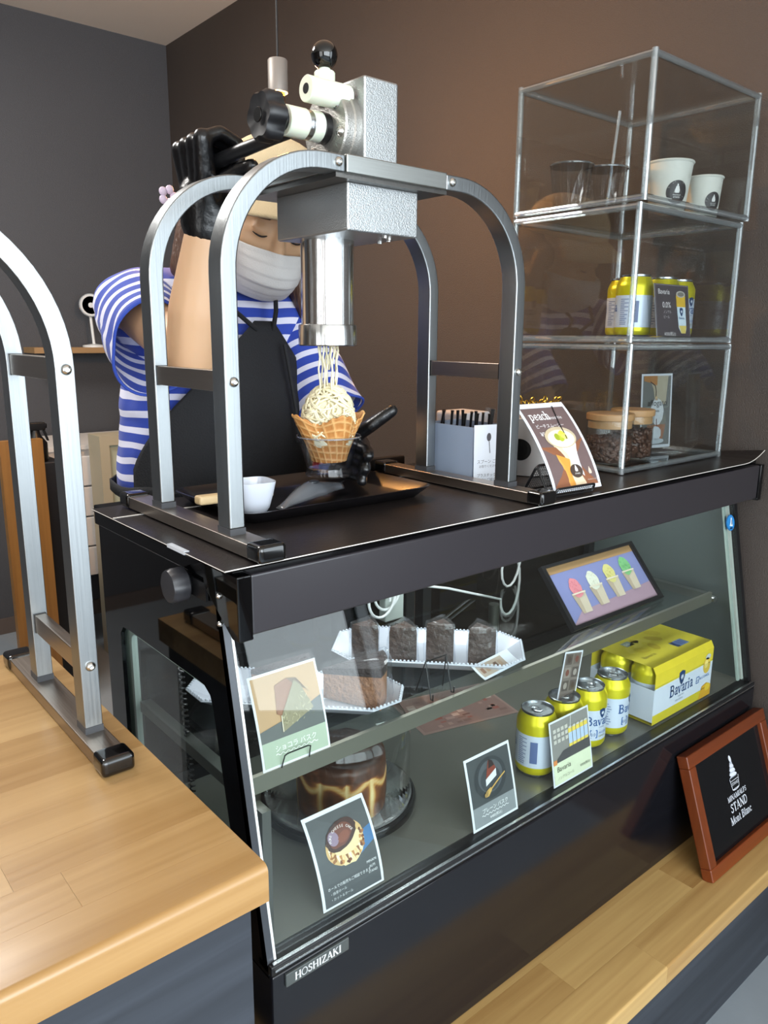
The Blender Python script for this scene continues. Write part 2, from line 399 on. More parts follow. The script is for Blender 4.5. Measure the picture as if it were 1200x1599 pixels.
# ================================================================ the room
XR, YB, ZC = 1.605, 3.34, 2.40          # right wall, back wall, ceiling
XL, YF = -2.4, -2.6
def struct(name, mb, m, parent=None, **k):
    o = mb.build(name, m, parent, **k); o['kind'] = 'structure'; return o
m_brown = mat('brown_wall_paper', '#463e39', .62, var=.10, vscale=3, bump=.35, bscale=420)
m_dark = mat('charcoal_wall_paper', '#46474b', .7, var=.06, vscale=3, bump=.25, bscale=420)
m_ceil = mat('ceiling_paint', '#efe6da', .8, var=.03, vscale=4, bump=.1, bscale=300)
m_floor = mat('grey_concrete_floor', '#8a9299', .45, var=.16, vscale=5, bump=.08, bscale=30)
m_offw = mat('plain_light_wall', '#c9c0b4', .8, var=.03)
struct('floor', MB().box(XL-.1, XR+.1, YF-.1, YB+.1, -.06, 0), m_floor)
struct('ceiling', MB().box(XL-.1, XR+.1, YF-.1, YB+.1, ZC, ZC+.06), m_ceil)
mb = MB()                                 # brown side wall; towards the street it opens in a tall window
mb.box(XR, XR+.1, -.65, YB, 0, ZC).box(XR, XR+.1, YF, -2.45, 0, ZC).box(XR, XR+.1, -2.45, -.65, 0, .42).box(XR, XR+.1, -2.45, -.65, 2.30, ZC)
struct('wall_right', mb, m_brown)
mb = MB()
for y in (-2.42, -1.55, -.68): mb.box(XR-.06, XR-.04, y-.025, y+.025, .42, 2.30)
for z in (.44, 2.28): mb.box(XR-.06, XR-.04, -2.45, -.65, z-.02, z+.02)
struct('window_2', mb, mat('black_window_metal', '#26262a', .4, .6))
struct('wall_back', MB().box(XL, XR, YB, YB+.1, 0, ZC), m_dark)
mb = MB()                                 # left wall with the open doorway
mb.box(XL-.1, XL, YF, -1.4, 0, ZC).box(XL-.1, XL, .2, YB, 0, ZC).box(XL-.1, XL, -1.4, .2, 2.25, ZC)
struct('wall_left', mb, mat('brown_left_wall', '#5e5249', .7, var=.05))
mb = MB()                                 # shop window wall behind the camera
mb.box(XL, XR, YF-.1, YF, 0, .4).box(XL, XR, YF-.1, YF, 2.37, ZC).box(XL, -2.2, YF-.1, YF, .4, 2.37).box(1.52, XR, YF-.1, YF, .4, 2.37)
struct('wall_front', mb, m_offw)
m_blackalu = mat('black_window_metal', '#26262a', .4, .6)
mb = MB()
for x in (-2.2, -1.17, -.14, .91, 1.51): mb.box(x-.025, x+.025, YF+.11, YF+.14, .4, 2.37)
for z in (.4, 2.37): mb.box(-2.2, 1.52, YF+.11, YF+.14, z-.02, z+.02)
struct('window_1', mb, m_blackalu)
struct('baseboard_back', MB().box(XL, XR, YB-.012, YB, 0, .065), mat('baseboard_brown', '#5b504a', .5))
struct('baseboard_right', MB().box(XR-.012, XR, YF, YB-.012, 0, .065), mat('baseboard_brown', '#5b504a', .5))

cl = thing('ceiling_fill_panel', 'flat square panel added for fill light above the work area', 'lamp', (.10, 2.10, ZC))  # unseen fixture added to go with the back fill light
MB().box(-.22, .42, 1.78, 2.42, 2.365, ZC).build('fill_panel_frame', mat('white_panel_frame', '#d9d6d0', .5), cl, bevel=.004)

# ================================================================ counters
m_oak = wood('oak_laminate', '#96703f', '#c4a06d', .30, 0, .25)
m_oak2 = wood('bench_oak', '#96703f', '#cbaa6e', .42, 0, .15)
m_stain = wood('blue_black_stained_wood', '#171a20', '#41464f', .5, 0, .1, grain=.8)
def staves(parent, x0, x1, y0, y1, z0, z1, rows, L, m, rnd=.007):
    dy = (y1-y0)/rows
    for r in range(rows):
        x = x0 - random.uniform(0, L)
        while x < x1:
            l = L*random.uniform(.6, 1.3); a, b = max(x, x0), min(x+l, x1); x += l
            if x1-x < .05: b = x1; x = x1
            if b-a < .02: continue
            ya, yb = y0+r*dy, y0+(r+1)*dy
            mb = MB()
            if r == 0:
                poly = [(ya, z0+.002), (ya+.002, z0), (yb-.00015, z0), (yb-.00015, z1)]+arc(ya+rnd, z1-rnd, rnd, 90, 180, 5)
                mb.prism(poly, a, b-.0002, 0); mb.build('stave', m, parent, smooth=True, ang=40)
            else:
                mb.box(a, b-.0002, ya, yb-.00015, z0, z1).build('stave', m, parent)
ct = thing('service_counter', 'oak topped service counter with blue black wooden front beside display case', 'counter', (-.2, .8, 0))
staves(ct, -1.0, .298, .502, 1.12, .743, .780, 12, .42, m_oak)
mb = MB().box(-.98, .285, .512, .53, 0, .743); front = mb.build('front_panel', m_stain, ct)
for a in ((.267, .285, .53, 1.10), (-.98, -.962, .53, 1.10)): MB().box(*a, 0, .743).build('side_panel', m_stain, ct)
MB().box(-.98, .285, 1.10, 1.115, 0, .743).build('back_panel', m_stain, ct)
mb = MB().cyl((.105, .512, .688), (.105, .494, .688), .012, .015, 16); mb.build('knob', mat('black_plastic', '#101012', .35), front, smooth=True)
bn = thing('wooden_bench', 'low oak bench with dark stained front under the display case', 'bench', (.95, .6, 0))
staves(bn, .30, 1.60, .504, 1.12, .200, .237, 9, .55, m_oak2, .004)
mb = MB().box(.30, 1.60, .512, .53, 0, .200); mb.build('front_panel', m_stain, bn)
for a in ((.30, .32), (1.58, 1.60)): MB().box(*a, .53, 1.10, 0, .200).build('side_panel', m_stain, bn)

# ================================================================ refrigerated display case
ZD, ZS, ZT = .513, .700, .985            # deck, shelf top, surface of the mat on the roof
GY0, GK = .667, .1933                    # front glass: y = GY0 + GK*(z-ZD)
def gy(z): return GY0+GK*(z-ZD)
m_case = mat('black_brown_painted_metal', '#2b282c', .30, 0, var=.04, vscale=5, coat=.35)
m_base = mat('black_gloss_panel', '#141418', .11, 0, var=.03, vscale=5)
m_gloss = mat('black_gloss_glass', '#040405', .04, 0, spec=.4)
m_blk = mat('black_plastic', '#101012', .35)
m_alu = brushed('brushed_aluminium_x', '#c6c8c6', .32, 0)
m_stl = mat('dull_interior_steel', '#6f706b', .35, .75, var=.08, vscale=12)
m_grey = mat('grey_green_liner', '#57605f', .38, .35, var=.06, vscale=6)
m_pane = glass('clear_glass_pane', '#f9fcfb', .9)
m_edge = mat('pale_green_glass_edge', '#a9b9b1', .25, 0, spec=.7)
m_white = mat('white_enamel', '#d9dcdb', .35)
CX0, CX1 = .387, 1.583
cs = thing('display_case', 'black refrigerated countertop display case with slanted front glass', 'display case', (.985, .87, .237))
MB().box(CX0, CX1, .651, 1.10, .237, .500).build('base_cabinet', m_base, cs, bevel=.003)
MB().box(CX0+.004, CX1-.004, .6495, .6525, .5065, .5088).build('panel_highlight_strip', brushed('highlight_trim', '#d5d8da', .25, 0), cs)  # bright strip drawn in for the highlight along the panel edge
mb = MB().box(CX0, CX1, .652, .680, .500, .513); mb.build('glass_track', m_blk, cs, bevel=.002)
MB().box(CX0+.004, CX1-.004, .6535, .6575, .5128, .5142).build('track_highlight_strip', brushed('highlight_trim', '#d5d8da', .25, 0), cs)  # pale strip standing for the highlight line on the glass track
MB().box(CX0+.006, CX1-.01, .680, 1.085, .495, ZD).build('deck', mat('deck_steel', '#7d7d76', .25, .25, var=.06, vscale=10), cs)
# end wall towards the counter: black printed border round a clear window
outer = [(gy(.495)-.006, .495), (1.10, .495), (1.10, .975), (gy(.975)-.006, .975)]
inner0 = [(.712, .530), (1.045, .530), (1.045, .815), (.772, .815)]
def rounded(poly, r, n=5):
    o = []; N = len(poly)
    for i in range(N):
        p = Vector(poly[i]); a = (Vector(poly[i-1])-p).normalized(); b = (Vector(poly[(i+1) % N])-p).normalized()
        for k in range(n+1):
            t = k/n; o.append(tuple(p+a*r*(1-t)**2+b*r*t**2))
    return o
def hit(poly, c, a):
    d = Vector((math.cos(a), math.sin(a))); best = 9
    for i in range(len(poly)):
        p = Vector(poly[i])-c; e = Vector(poly[(i+1) % len(poly)])-Vector(poly[i]); den = d.x*e.y-d.y*e.x
        if abs(den) < 1e-9: continue
        t = (p.x*e.y-p.y*e.x)/den; s = (p.x*d.y-p.y*d.x)/den
        if t > 0 and -1e-6 <= s <= 1+1e-6: best = min(best, t)
    return tuple(c+d*best)
def ringplate(po, pi, x0, x1, name, m, parent, c):
    c = Vector(c); angs = sorted(set([2*PI*i/72 for i in range(72)]+[math.atan2(p[1]-c.y, p[0]-c.x) % (2*PI) for p in po]))
    A = [hit(po, c, a) for a in angs]; B = [hit(pi, c, a) for a in angs]; n = len(angs)
    vs = [(x, *p) for x in (x0, x1) for L in (A, B) for p in L]
    fs = []
    for i in range(n):
        j = (i+1) % n
        fs += [(i, j, n+j, n+i), (2*n+i, 3*n+i, 3*n+j, 2*n+j), (i, 2*n+i, 2*n+j, j), (n+i, n+j, 3*n+j, 3*n+i)]
    return MB().add(vs, fs).build(name, m, parent)
hole = rounded(inner0, .022)
ringplate(outer, hole, CX0, CX0+.006, 'end_border', m_gloss, cs, (.90, .68))
ep = MB().prism([(gy(.50)-.004, .50), (1.095, .50), (1.095, .97), (gy(.97)-.004, .97)], CX0+.0062, CX0+.0102, 0).build('end_glass', m_pane, cs)
inner1 = rounded([(.724, .542), (1.033, .542), (1.033, .803), (.782, .803)], .018)
ringplate(hole, inner1, CX0+.0105, CX0+.0125, 'window_seal', m_edge, cs, (.90, .68))
MB().box(CX0+.011, CX0+.02, 1.035, 1.08, .515, .93).build('rear_post', m_edge, cs)
# front glass with its edge strips
def slab(x0, x1, z0, z1, off0, off1):
    return MB().add([(x, gy(z)+o, z) for x in (x0, x1) for z, o in ((z0, off0), (z1, off0), (z1, off1), (z0, off1))],
                    [(0, 1, 2, 3), (7, 6, 5, 4), (0, 4, 5, 1), (1, 5, 6, 2), (2, 6, 7, 3), (3, 7, 4, 0)])
fg = slab(CX0+.012, CX1-.016, .505, .955, -.005, 0).build('front_glass', m_pane, cs)
slab(CX0, CX0+.008, .505, .965, -.007, .004).build('glass_edge_strip', mat('smoked_grey_strip', '#4a4d52', .25, .4), cs)
slab(CX0+.009, CX0+.0122, .505, .955, -.0065, .003).build('seal_strip', m_white, cs)
slab(CX1-.040, CX1-.032, .520, .93, .002, .006).build('seal_strip', m_edge, cs)
sp = slab(CX1-.026, CX1-.018, .520, .93, .001, .006).build('spacer_strip', mat('pale_spacer', '#b9bfb8', .5), cs)
slab(CX1-.012, CX1, .505, .965, -.007, .004).build('glass_edge_strip', m_blk, cs)
mb = MB().prism([(gy(.50)+.004, .50), (1.095, .50), (1.095, .955), (gy(.955)+.004, .955)], CX1-.0125, CX1-.0005, 0); mb.build('end_liner', m_grey, cs)
# fascia and roof
MB().box(CX0+.010, CX1-.012, .688, .716, .905, .9735).build('fascia', m_case, cs, bevel=.003)
for a, b in ((CX0-.008, CX0+.010), (CX1-.012, CX1+.001)):
    MB().prism([(.685, .9745), (.768, .9745), (.760, .945), (.700, .901), (.685, .901)], a, b, 0).build('fascia_end_cap', m_gloss, cs, bevel=.002)
MB().box(CX0-.004, CX1, .702, 1.105, .952, .9800).build('roof', m_gloss, cs, bevel=.002)
mb = MB().prism([(.745, .951), (1.06, .951), (1.06, .925), (.86, .925), (.765, .905), (.745, .915)], CX0+.013, CX1-.013, 0)
mb.build('lamp_housing', mat('grey_lamp_housing', '#b4bab9', .4), cs)
mb = MB().cyl((CX0+.04, .93, .921), (CX1-.04, .93, .921), .008, None, 16); mb.build('lamp_tube', mat('lamp_tube_glow', '#f2f6ff', .3, emit=1.2), cs, smooth=True)  # tube glow added along with the fill light below
la = bpy.data.lights.new('case_fill_light', 'AREA'); la.shape = 'RECTANGLE'; la.size = 1.05; la.size_y = .10; la.energy = 2.6; la.color = (.93, .97, 1.0)  # light added to lift the dim case interior
lo = bpy.data.objects.new('case_fill_light', la); COL.objects.link(lo); lo.parent = cs; lo.location = W(cs).inverted() @ Vector((.985, .90, .918)); lo.rotation_euler = (math.radians(-14), 0, 0)
MB().box(.78, .968, 1.086, 1.104, .9795, 1.000).build('rear_rail', m_blk, cs, bevel=.002)
# hinge knob with six flats, and hinge arm behind it
mb = MB(); n = 36; prof = [(.0195+.0012*math.cos(6*2*PI*i/n), 2*PI*i/n) for i in range(n)]
M = lookM((CX0-.006, .812, .936), (0, -1, 0), (0, 0, 1))
def knob(mb, M, R, h, lobes, amp, n=48, dome=.15):
    ks = [(0, 0, 0), (.86, 0, .2), (1, .12*h, 1), (1, .8*h, 1), (.9, h, .6), (0, h*(1+dome*.3), 0)]
    vs = []
    for s, z, a in ks:
        for i in range(n):
            t = 2*PI*i/n; r = R*s*(1+amp*a*(1-2*abs(math.sin(lobes*t/2))**3) if amp > .05 else 1+amp*a*math.cos(lobes*t)); vs.append(M @ Vector((r*math.cos(t), r*math.sin(t), z)))
    mb.add(vs, [(j*n+i, j*n+(i+1) % n, (j+1)*n+(i+1) % n, (j+1)*n+i) for j in range(len(ks)-1) for i in range(n)])
knob(mb, M, .0205, .022, 8, .03)
mb.build('hinge_knob', mat('dark_grey_plastic', '#2c2c30', .38), cs, smooth=True, ang=40)
mb = MB().cyl((CX0+.002, .812, .936), (CX0-.007, .812, .936), .012, None, 20).box(CX0-.004, CX0-.001, .765, .84, .925, .947); mb.build('hinge_plate', m_blk, cs)
for z in (.944, .912): MB().sphere((CX0-.0085, .725, z), .0035, 10, 6).build('cap_screw', brushed('screw_steel', '#c5c5c5', .25), cs, smooth=True)
# shelf
mb = MB().box(CX0+.016, CX1-.05, .742, 1.03, ZS-.006, ZS); mb.build('shelf_glass', m_pane, cs)
mb = MB().box(CX0+.022, CX1-.06, .735, .7415, ZS-.020, ZS+.003); mb.build('shelf_edge', mat('dull_shelf_trim', '#8d8c7f', .3, .7), cs)
for x in (CX0+.02, CX1-.05):
    MB().box(x-.004, x+.012, .748, 1.03, ZS-.022, ZS-.006).build('shelf_bracket', m_stl, cs)
    MB().cyl((x+.004, .742, ZS-.016), (x+.004, .734, ZS-.016), .007, None, 14).build('bracket_pin', m_alu, cs, smooth=True)
MB().box(CX0+.022, CX0+.034, .700, .726, ZD, ZS-.022).build('upright', m_stl, cs)
MB().cyl((1.13, .99, ZD), (1.13, .99, ZS-.006), .011, None, 20).build('upright', m_stl, cs, smooth=True)
# sliding doors at the back
mb = MB()
for x in (CX0+.012, .955, 1.0, CX1-.035): mb.box(x, x+.022, 1.062, 1.085, ZD, .94)
mb.box(CX0+.012, CX1-.013, 1.062, 1.085, ZD, ZD+.022).box(CX0+.012, CX1-.013, 1.062, 1.085, .905, .945); mb.build('rear_door_frame', m_blk, cs)
for a, b, y in ((CX0+.034, .957, 1.068), (1.02, CX1-.036, 1.076)):
    MB().box(a, b, y, y+.004, ZD+.02, .907).build('rear_door_pane', glass('smoked_rear_glass', '#a3a6a1', 1.0), cs)
# black coiled cord hanging behind the end window
pts = []
for i in range(260):
    t = i/259; a = t*2*PI*26; pts.append((.412+.0032*math.cos(a), .905+.0032*math.sin(a)-.02*t, .79-.20*t))
MB().tube(pts, .0014, 5).build('coiled_sensor_cord', m_blk, cs, smooth=True)
# maker's plate and round blue badge
np_ = MB().box(.404, .496, .6480, .6525, .4790, .4965).build('nameplate', mat('plate_silver', '#565b5a', .35, .3), cs, bevel=.001)
P = Print(); P.serif('HOSHIZAKI', .046, .0038, .0104, '#eef0f0', 1, 'c'); P.build('nameplate_lettering', np_, planar((.404, .6479, .4790), (1, 0, 0), (0, 0, 1)), .3)
gm = planar((1.551, gy(.850)-.0055, .850), (1, 0, 0), (0, GK, 1))
mb = MB(); N_ = Vector((0, -1, GK)).normalized()
mb.cyl(gm(0, 0, 0), gm(0, 0, .0012), .0165, None, 32)
bd = mb.build('round_badge', mat('badge_blue', '#1d6fb0', .3), cs)
P = Print(); P.ell(0, 0, .0145, .0145, '#2f86c8', 5).star([(-.006, -.006), (.007, -.008), (.006, .002), (.0045, .011), (.001, .009), (-.001, .001)], '#e8f1f8', 6).star([(.0015, -.004), (.005, -.005), (.0048, .004), (.0035, .007)], '#10436f', 7).ell(0, -.0115, .006, .002, '#0d2f52', 6)
P.build('badge_print', bd, gm, .3)

# black sheet laid on the roof, its corner curling up by the wall
def matfn(u, v):
    x = .366+(1.578-.366)*u; y = .686+(1.062-.686)*v
    k = max(0, (x-1.50)/.078); z = .9836+.020*k*k*max(0, 1-v*2.4)
    return Vector((x, y, z))
mt = thing('countertop_sheet', 'thin black sheet covering the display case roof with a curled corner', 'sheet', (.97, .87, .981))
mb = MB(); mb.grid(matfn, 60, 20); mb.grid(lambda u, v: matfn(u, v)-Vector((0, 0, .0030)), 60, 20)
mb.build('sheet', mat('black_brown_sheet', '#241f1e', .33, 0, var=.1, vscale=12, bump=.05, bscale=200), mt)
MB().box(.367, .900, .986, .9895, .9834, .9842).build('seam_strip', mat('pale_cut_edge', '#d7d3cc', .5), mt)
MB().box(.3655, .3720, .778, .822, .9805, .9844).build('tape_piece', mat('pale_tape', '#c3c9d2', .4), mt)
mb = MB().tube([matfn(u/59, 0)+Vector((0, -.0006, -.0004)) for u in range(60)], .0007, 5).tube([matfn(0, v/19)+Vector((0, 0, -.0008)) for v in range(0, 20)], .0006, 5)
mb.build('white_edge', mat('pale_cut_edge', '#d7d3cc', .5), mt)

# ================================================================ the press and the stands
m_tube = brushed('brushed_steel_tube', '#94989a', .36, 2)
m_bar = brushed('brushed_steel_bar', '#a89e94', .32, 1)
m_bolt = mat('bolt_steel', '#cfcfcc', .22, 1)
m_cap = mat('glossy_black_rubber', '#070708', .10, 0, coat=.5)
m_grip = mat('dark_grey_collar', '#3f4043', .5)
m_cast = cast('cast_aluminium', '#b9bcbd'); m_mach = brushed('machined_aluminium', '#c9cbcd', .2, 2)
m_nylon = mat('ivory_nylon', '#dfe3cf', .42, 0, var=.03)
m_nylon.node_tree.nodes['Principled BSDF'].inputs['Subsurface Weight'].default_value = .15

def bolt(p, d, r, parent):
    p = Vector(p); d = Vector(d); M = lookM(p, d.orthogonal(), d.cross(d.orthogonal()))
    if (M.to_3x3() @ Vector((0, 0, 1))).dot(d) < 0: M = M @ Matrix.Rotation(PI, 4, 'X')
    MB().lathe([(0, .0), (r*1.05, .0), (r*1.05, r*.25), (r*.8, r*.75), (r*.45, r*.95), (r*.42, r*.5), (0, r*.5)], 18, M).build('bolt', m_bolt, parent, smooth=True, ang=50)
def stand(name, label, x0, x1, ys, z0, ztop, R, bars, group=None, td=.028):
    t = thing(name, label, 'press', ((x0+x1)/2, ys[0]+.1, z0), group=group)
    hw, hd = .0095, td/2; zb = z0+.0165
    yf, yb = ys[0]-.072, ys[1]+td+.10
    for s, (a, b) in (('l', (x0-.004, x0+.026)), ('r', (x1-.026, x1+.004))):
        br = MB().box(a, b, yf+.02, yb-.02, z0+.001, zb).build('base_bar', m_bar, t, bevel=.0012)
        for c, d in ((yf, yf+.030), (yb-.030, yb)):
            MB().box(a-.0025, b+.0025, c, d, z0, zb+.0035).build('rubber_foot', m_cap, br, bevel=.006, seg=4)
    for k, y in enumerate(ys):
        yc = y+hd
        for sx in (0, 1):
            xi = x0+hw if sx == 0 else x1-hw; sg = 1 if sx == 0 else -1; zc = ztop-hw
            pts = [(xi, yc, zb+.007), (xi, yc, zb+.09)] + [(xi, yc, zb+.007+(zc-R-zb)*i/4) for i in range(2, 4)]
            cx = xi+sg*(R-hw)
            pts += [(cx-sg*(R-hw)*math.cos(math.radians(a)), yc, ztop-R+(R-hw)*math.sin(math.radians(a))) for a in range(0, 91, 5)]
            pts += [(x0+(x1-x0)*(.335 if sx == 0 else .665), yc, zc)]
            ar = MB().sweep(pts, hw, hd).build('arch_tube', m_tube, t, bevel=.002, ang=60)
            MB().box(xi-hw-.0004, xi+hw+.0004, y-.0004, y+td+.0004, zb, zb+.0075).build('leg_collar', m_grip, ar)
            if k == 0:
                for z in bars: bolt((xi+.001, y, z), (0, -1, 0), .0052, ar)
                bolt((x0+(x1-x0)*(.315 if sx == 0 else .685), y, zc+.0005), (0, -1, 0), .005, ar)
        MB().box(x0+(x1-x0)*.337, x0+(x1-x0)*.663, y-.002, y+td, ztop-.019, ztop+.001).build('top_bar', brushed('brushed_top_bar', '#a9aba8', .35, 0), t, bevel=.0015)
    for z in bars:
        for xi in (x0+.003, x1-.016):
            cb = MB().box(xi, xi+.013, ys[0]+td, ys[1], z-.0115, z+.0115).build('cross_bar', m_bar, t, bevel=.001)
            for yy in (ys[0]+td, ys[1]-.003): MB().box(xi-.0006, xi+.0136, yy, yy+.003, z-.0121, z+.0121).build('bar_gasket', m_blk, cb)
    return t
X0, X1 = .408, .893
ps = stand('cream_press', 'steel arch framed cream press with aluminium cylinder on the display case', X0, X1, (.748, .926), ZT, 1.420, .135, (1.171,))
MB().box(.555, .740, .776, .926, 1.402, 1.4195).build('mounting_plate', brushed('plate_steel', '#8f8f8c', .3, 1), ps, bevel=.001)
MB().box(.560, .735, .752, .950, 1.396, 1.402).build('lower_plate', brushed('plate_steel_dark', '#6d6b68', .35, 1), ps)
lb = MB().box(.587, .699, .766, .919, 1.342, 1.397).build('lower_block', m_cast, ps, bevel=.0025)
for x, y in ((.672, .79), (.684, .805), (.655, .778), (.69, .83)): MB().cyl((x, y, 1.3425), (x, y, 1.3395), .0035, None, 12).build('block_screw', m_bolt, lb, smooth=True)
cx, cy = .633, .870
cy_ = MB().lathe([(.0355, 1.232), (.0355, 1.343)], 48, Matrix.Translation((cx, cy, 0))).build('pressing_cylinder', brushed('turned_aluminium', '#d3d5d6', .16, 2), ps, smooth=True)
MB().lathe([(.030, 1.214), (.030, 1.207), (.0385, 1.2072), (.0397, 1.2085), (.0397, 1.2335), (.0388, 1.235), (.0355, 1.235)], 48, Matrix.Translation((cx, cy, 0))).build('nozzle_ring', brushed('turned_ring', '#c7c9c9', .2, 2), ps, smooth=True, ang=40)
MB().lathe([(.0005, 1.211), (.031, 1.211), (.031, 1.216), (.0005, 1.216)], 32, Matrix.Translation((cx, cy, 0))).build('nozzle_plate', m_alu, ps)
ub = MB().box(.644, .699, .806, .905, 1.419, 1.530).build('drive_housing', m_cast, ps, bevel=.003)
fc, fz = .856, 1.474
fl = MB().lathe([(.0465, 0), (.0465, .009), (.0445, .0105), (.0445, .021), (.043, .0235), (0, .0235)], 48, lookM((.644, fc, fz), (0, 1, 0), (0, 0, 1)) @ Matrix.Rotation(PI, 4, 'X')).build('drive_flange', cast('flange_aluminium', '#b2b0ab', .34), ps, smooth=True, ang=30)
for k in range(6):
    a = 2*PI*(k+.25)/6; bolt((.6215, fc+.034*math.cos(a), fz+.034*math.sin(a)), (-1, 0, 0), .0060, fl)
def xcyl(x0, x1, r, y, z, name, m, par, n=28, prof=None):
    M = lookM((x1, y, z), (0, 1, 0), (0, 0, 1))   # local z = +x
    if (M.to_3x3() @ Vector((0, 0, 1))).x > 0: pass
    L = x1-x0; pf = prof or [(0, 0), (r*.94, 0), (r, r*.06), (r, L-r*.06), (r*.94, L), (0, L)]
    M = Matrix(((0, 0, 1, x0), (1, 0, 0, y), (0, 1, 0, z), (0, 0, 0, 1)))
    return MB().lathe(pf, n, M).build(name, m, par, smooth=True, ang=40)
xcyl(.611, .6225, .0185, fc, fz, 'shaft_seal', m_blk, ps)
xcyl(.596, .6115, .0178, fc, fz, 'shaft_sleeve', m_nylon, ps)
xcyl(.588, .5965, .0172, fc, fz, 'shaft_ring', m_mach, ps)
xcyl(.560, .5885, .0178, fc, fz, 'shaft_sleeve', m_nylon, ps)
xcyl(.548, .5605, .0120, fc, fz, 'knob_neck', m_blk, ps)
mb = MB(); knob(mb, Matrix(((0, 0, -1, .550), (1, 0, 0, fc), (0, 1, 0, fz), (0, 0, 0, 1))), .0270, .026, 6, .10, 72, -.6)
kb = mb.build('star_knob', mat('matt_black_knob', '#17171a', .42), ps, smooth=True, ang=40)
xcyl(.5225, .5245, .0085, fc, fz, 'knob_bore', mat('dark_bore', '#030303', .3), kb)
mb = MB().tube([(.575, fc+.004, fz-.010), (.560, fc+.03, fz-.016), (.549, fc+.075, fz-.022), (.546, fc+.18, fz-.029), (.546, fc+.222, fz-.032)], lambda t: .0068+.0042*t, 14)
mb.build('lever', mat('black_lever_rubber', '#1a1a1c', .35), ps, smooth=True)
xcyl(.578, .640, .0150, .835, 1.508, 'stop_sleeve', m_nylon, ps)
xcyl(.5775, .5785, .0060, .835, 1.508, 'sleeve_bore', mat('dark_bore', '#030303', .3), ps)
bx_, by_ = .621, .856
MB().lathe([(.008, 1.516), (.008, 1.527), (.0125, 1.527), (.0130, 1.5285), (.0130, 1.5375), (.0120, 1.539), (.007, 1.539), (.007, 1.543)], 28, Matrix.Translation((bx_, by_, 0))).build('knob_collar', m_nylon, ps, smooth=True, ang=40)
MB().sphere((bx_, by_, 1.5575), .0166, 32, 20).build('ball_knob', mat('black_phenolic', '#060607', .08, 0, coat=.4), ps, smooth=True, ang=180)
stand('press_stand', 'steel arch stand with upper and lower crossbars on the oak counter', -.215, .266, (.790, .958), .780, 1.352, .165, (.874, 1.186), td=.026)

# ================================================================ printed cards
m_card = mat('white_card', '#dfe4ec', .5)
def card(name, label, mp, wd, h, pr_, cat='card', th=.0005, m=None, rough=.45):
    o = mp(wd/2, 0, 0); t = thing(name, label, cat, o)
    sheet('paper', t, mp, wd, h, m or m_card, th); pr_.build('print', t, mp, rough); return t
def wave(u0, u1, v, a, n=40, waves=8): return [(u0+(u1-u0)*i/n, v+a*math.sin(2*PI*waves*i/n)) for i in range(n+1)]

# burnt cheesecake card, curling back against nothing, held by the glass track
P = Print(); wd, h = .098, .116
P.rect(.004, .003, wd-.004, h-.005, '#4c5052', 1)
P.star([(.070, .048), (.094, .058), (.094, .078), (.078, .074)], '#3f6f9e', 2)
P.ell(.050, .070, .031, .025, '#d2b078', 3, 30, .35, .02)
P.ell(.055, .062, .024, .019, '#e3cf9f', 4, 26, .35, .05)
for k in range(26):
    a = random.uniform(PI*.95, 2.15*PI); r = random.uniform(.75, .98); P.ell(.050+.030*r*math.cos(a), .068+.024*r*math.sin(a), random.uniform(.0012, .0034), random.uniform(.0012, .003), random.choice(['#7d4a26', '#9c6737', '#5b3018', '#c58b4d']), 5, 8, random.random()*3)
for k in range(16):
    a = PI*1.05+PI*.9*k/15; P.star([(.050+.026*math.cos(a)-.002, .072+.016*math.sin(a)), (.050+.026*math.cos(a)+.002, .072+.016*math.sin(a)), (.051+.028*math.cos(a+.06), .064+.019*math.sin(a))], ['#efe3c4', '#b98248', '#e2c68c', '#8d5a30'][k % 4], 5)
P.ell(.047, .081, .026, .0165, '#3c2119', 6, 30, .35, .04); P.ell(.046, .081, .020, .0125, '#6b3a2a', 7, 26, .35, .05)
P.ell(.034, .080, .008, .009, '#8d7a8e', 8, 16, .3); P.ell(.050, .078, .010, .006, '#7f4732', 8, 16, .35)
for i, c in enumerate('PURE CHEESE CAKE'):
    a = PI*1.02-PI*.92*i/15; P.text(c, .047+.0165*math.cos(a), .078+.0115*math.sin(a), .0048, '#e8e2da', 9, 'c', a-PI/2)
for i, c in enumerate(('MINAMI', 'ALPS', 'STAND')): P.text(c, .082, .033-.0065*i, .0046, '#e6e8ea', 4, 'c')
P.text('ホールでの販売もご相談できます', .010, .0235, .0046, '#e6e8ea', 4); P.text('・抹茶ホール', .012, .0165, .0044, '#d5d8da', 4); P.text('・カット＆ホール', .012, .0095, .0044, '#d5d8da', 4)
card('product_card', 'dark card picturing a whole burnt cheesecake with curling edges', bent((.483, .683, .5145), (1, -.01, 0), (0, .10, 1), h, .038, 1.7), wd, h, P)
# plain slice card
P = Print(); wd, h = .098, .108
P.rect(.004, .004, wd-.004, h-.004, '#43484a', 1).rect(.004, .004, wd-.004, .034, '#878d90', 2)
P.ell(.048, .068, .034, .031, '#33383b', 3, 32).ell(.048, .070, .026, .024, '#50565a', 4, 28).ell(.047, .066, .021, .018, '#3a4044', 5, 24)
P.star([(.036, .058), (.060, .067), (.061, .078), (.037, .068)], '#d9dee4', 6).star([(.037, .068), (.061, .078), (.056, .090), (.047, .094)], '#7d3b2c', 7).star([(.045, .082), (.058, .084), (.055, .092), (.048, .095)], '#2f2523', 8)
P.line([(.034, .046), (.046, .052), (.062, .060), (.078, .067)], .0022, '#c9a45c', 8).star([(.030, .043), (.038, .043), (.046, .050), (.044, .055), (.036, .052), (.030, .048)], '#c9a45c', 9)
for d in (0, .0024, .0048): P.line([(.030+d*.2, .0435+d), (.037+d*.2, .0460+d)], .0009, '#2f3436', 10)
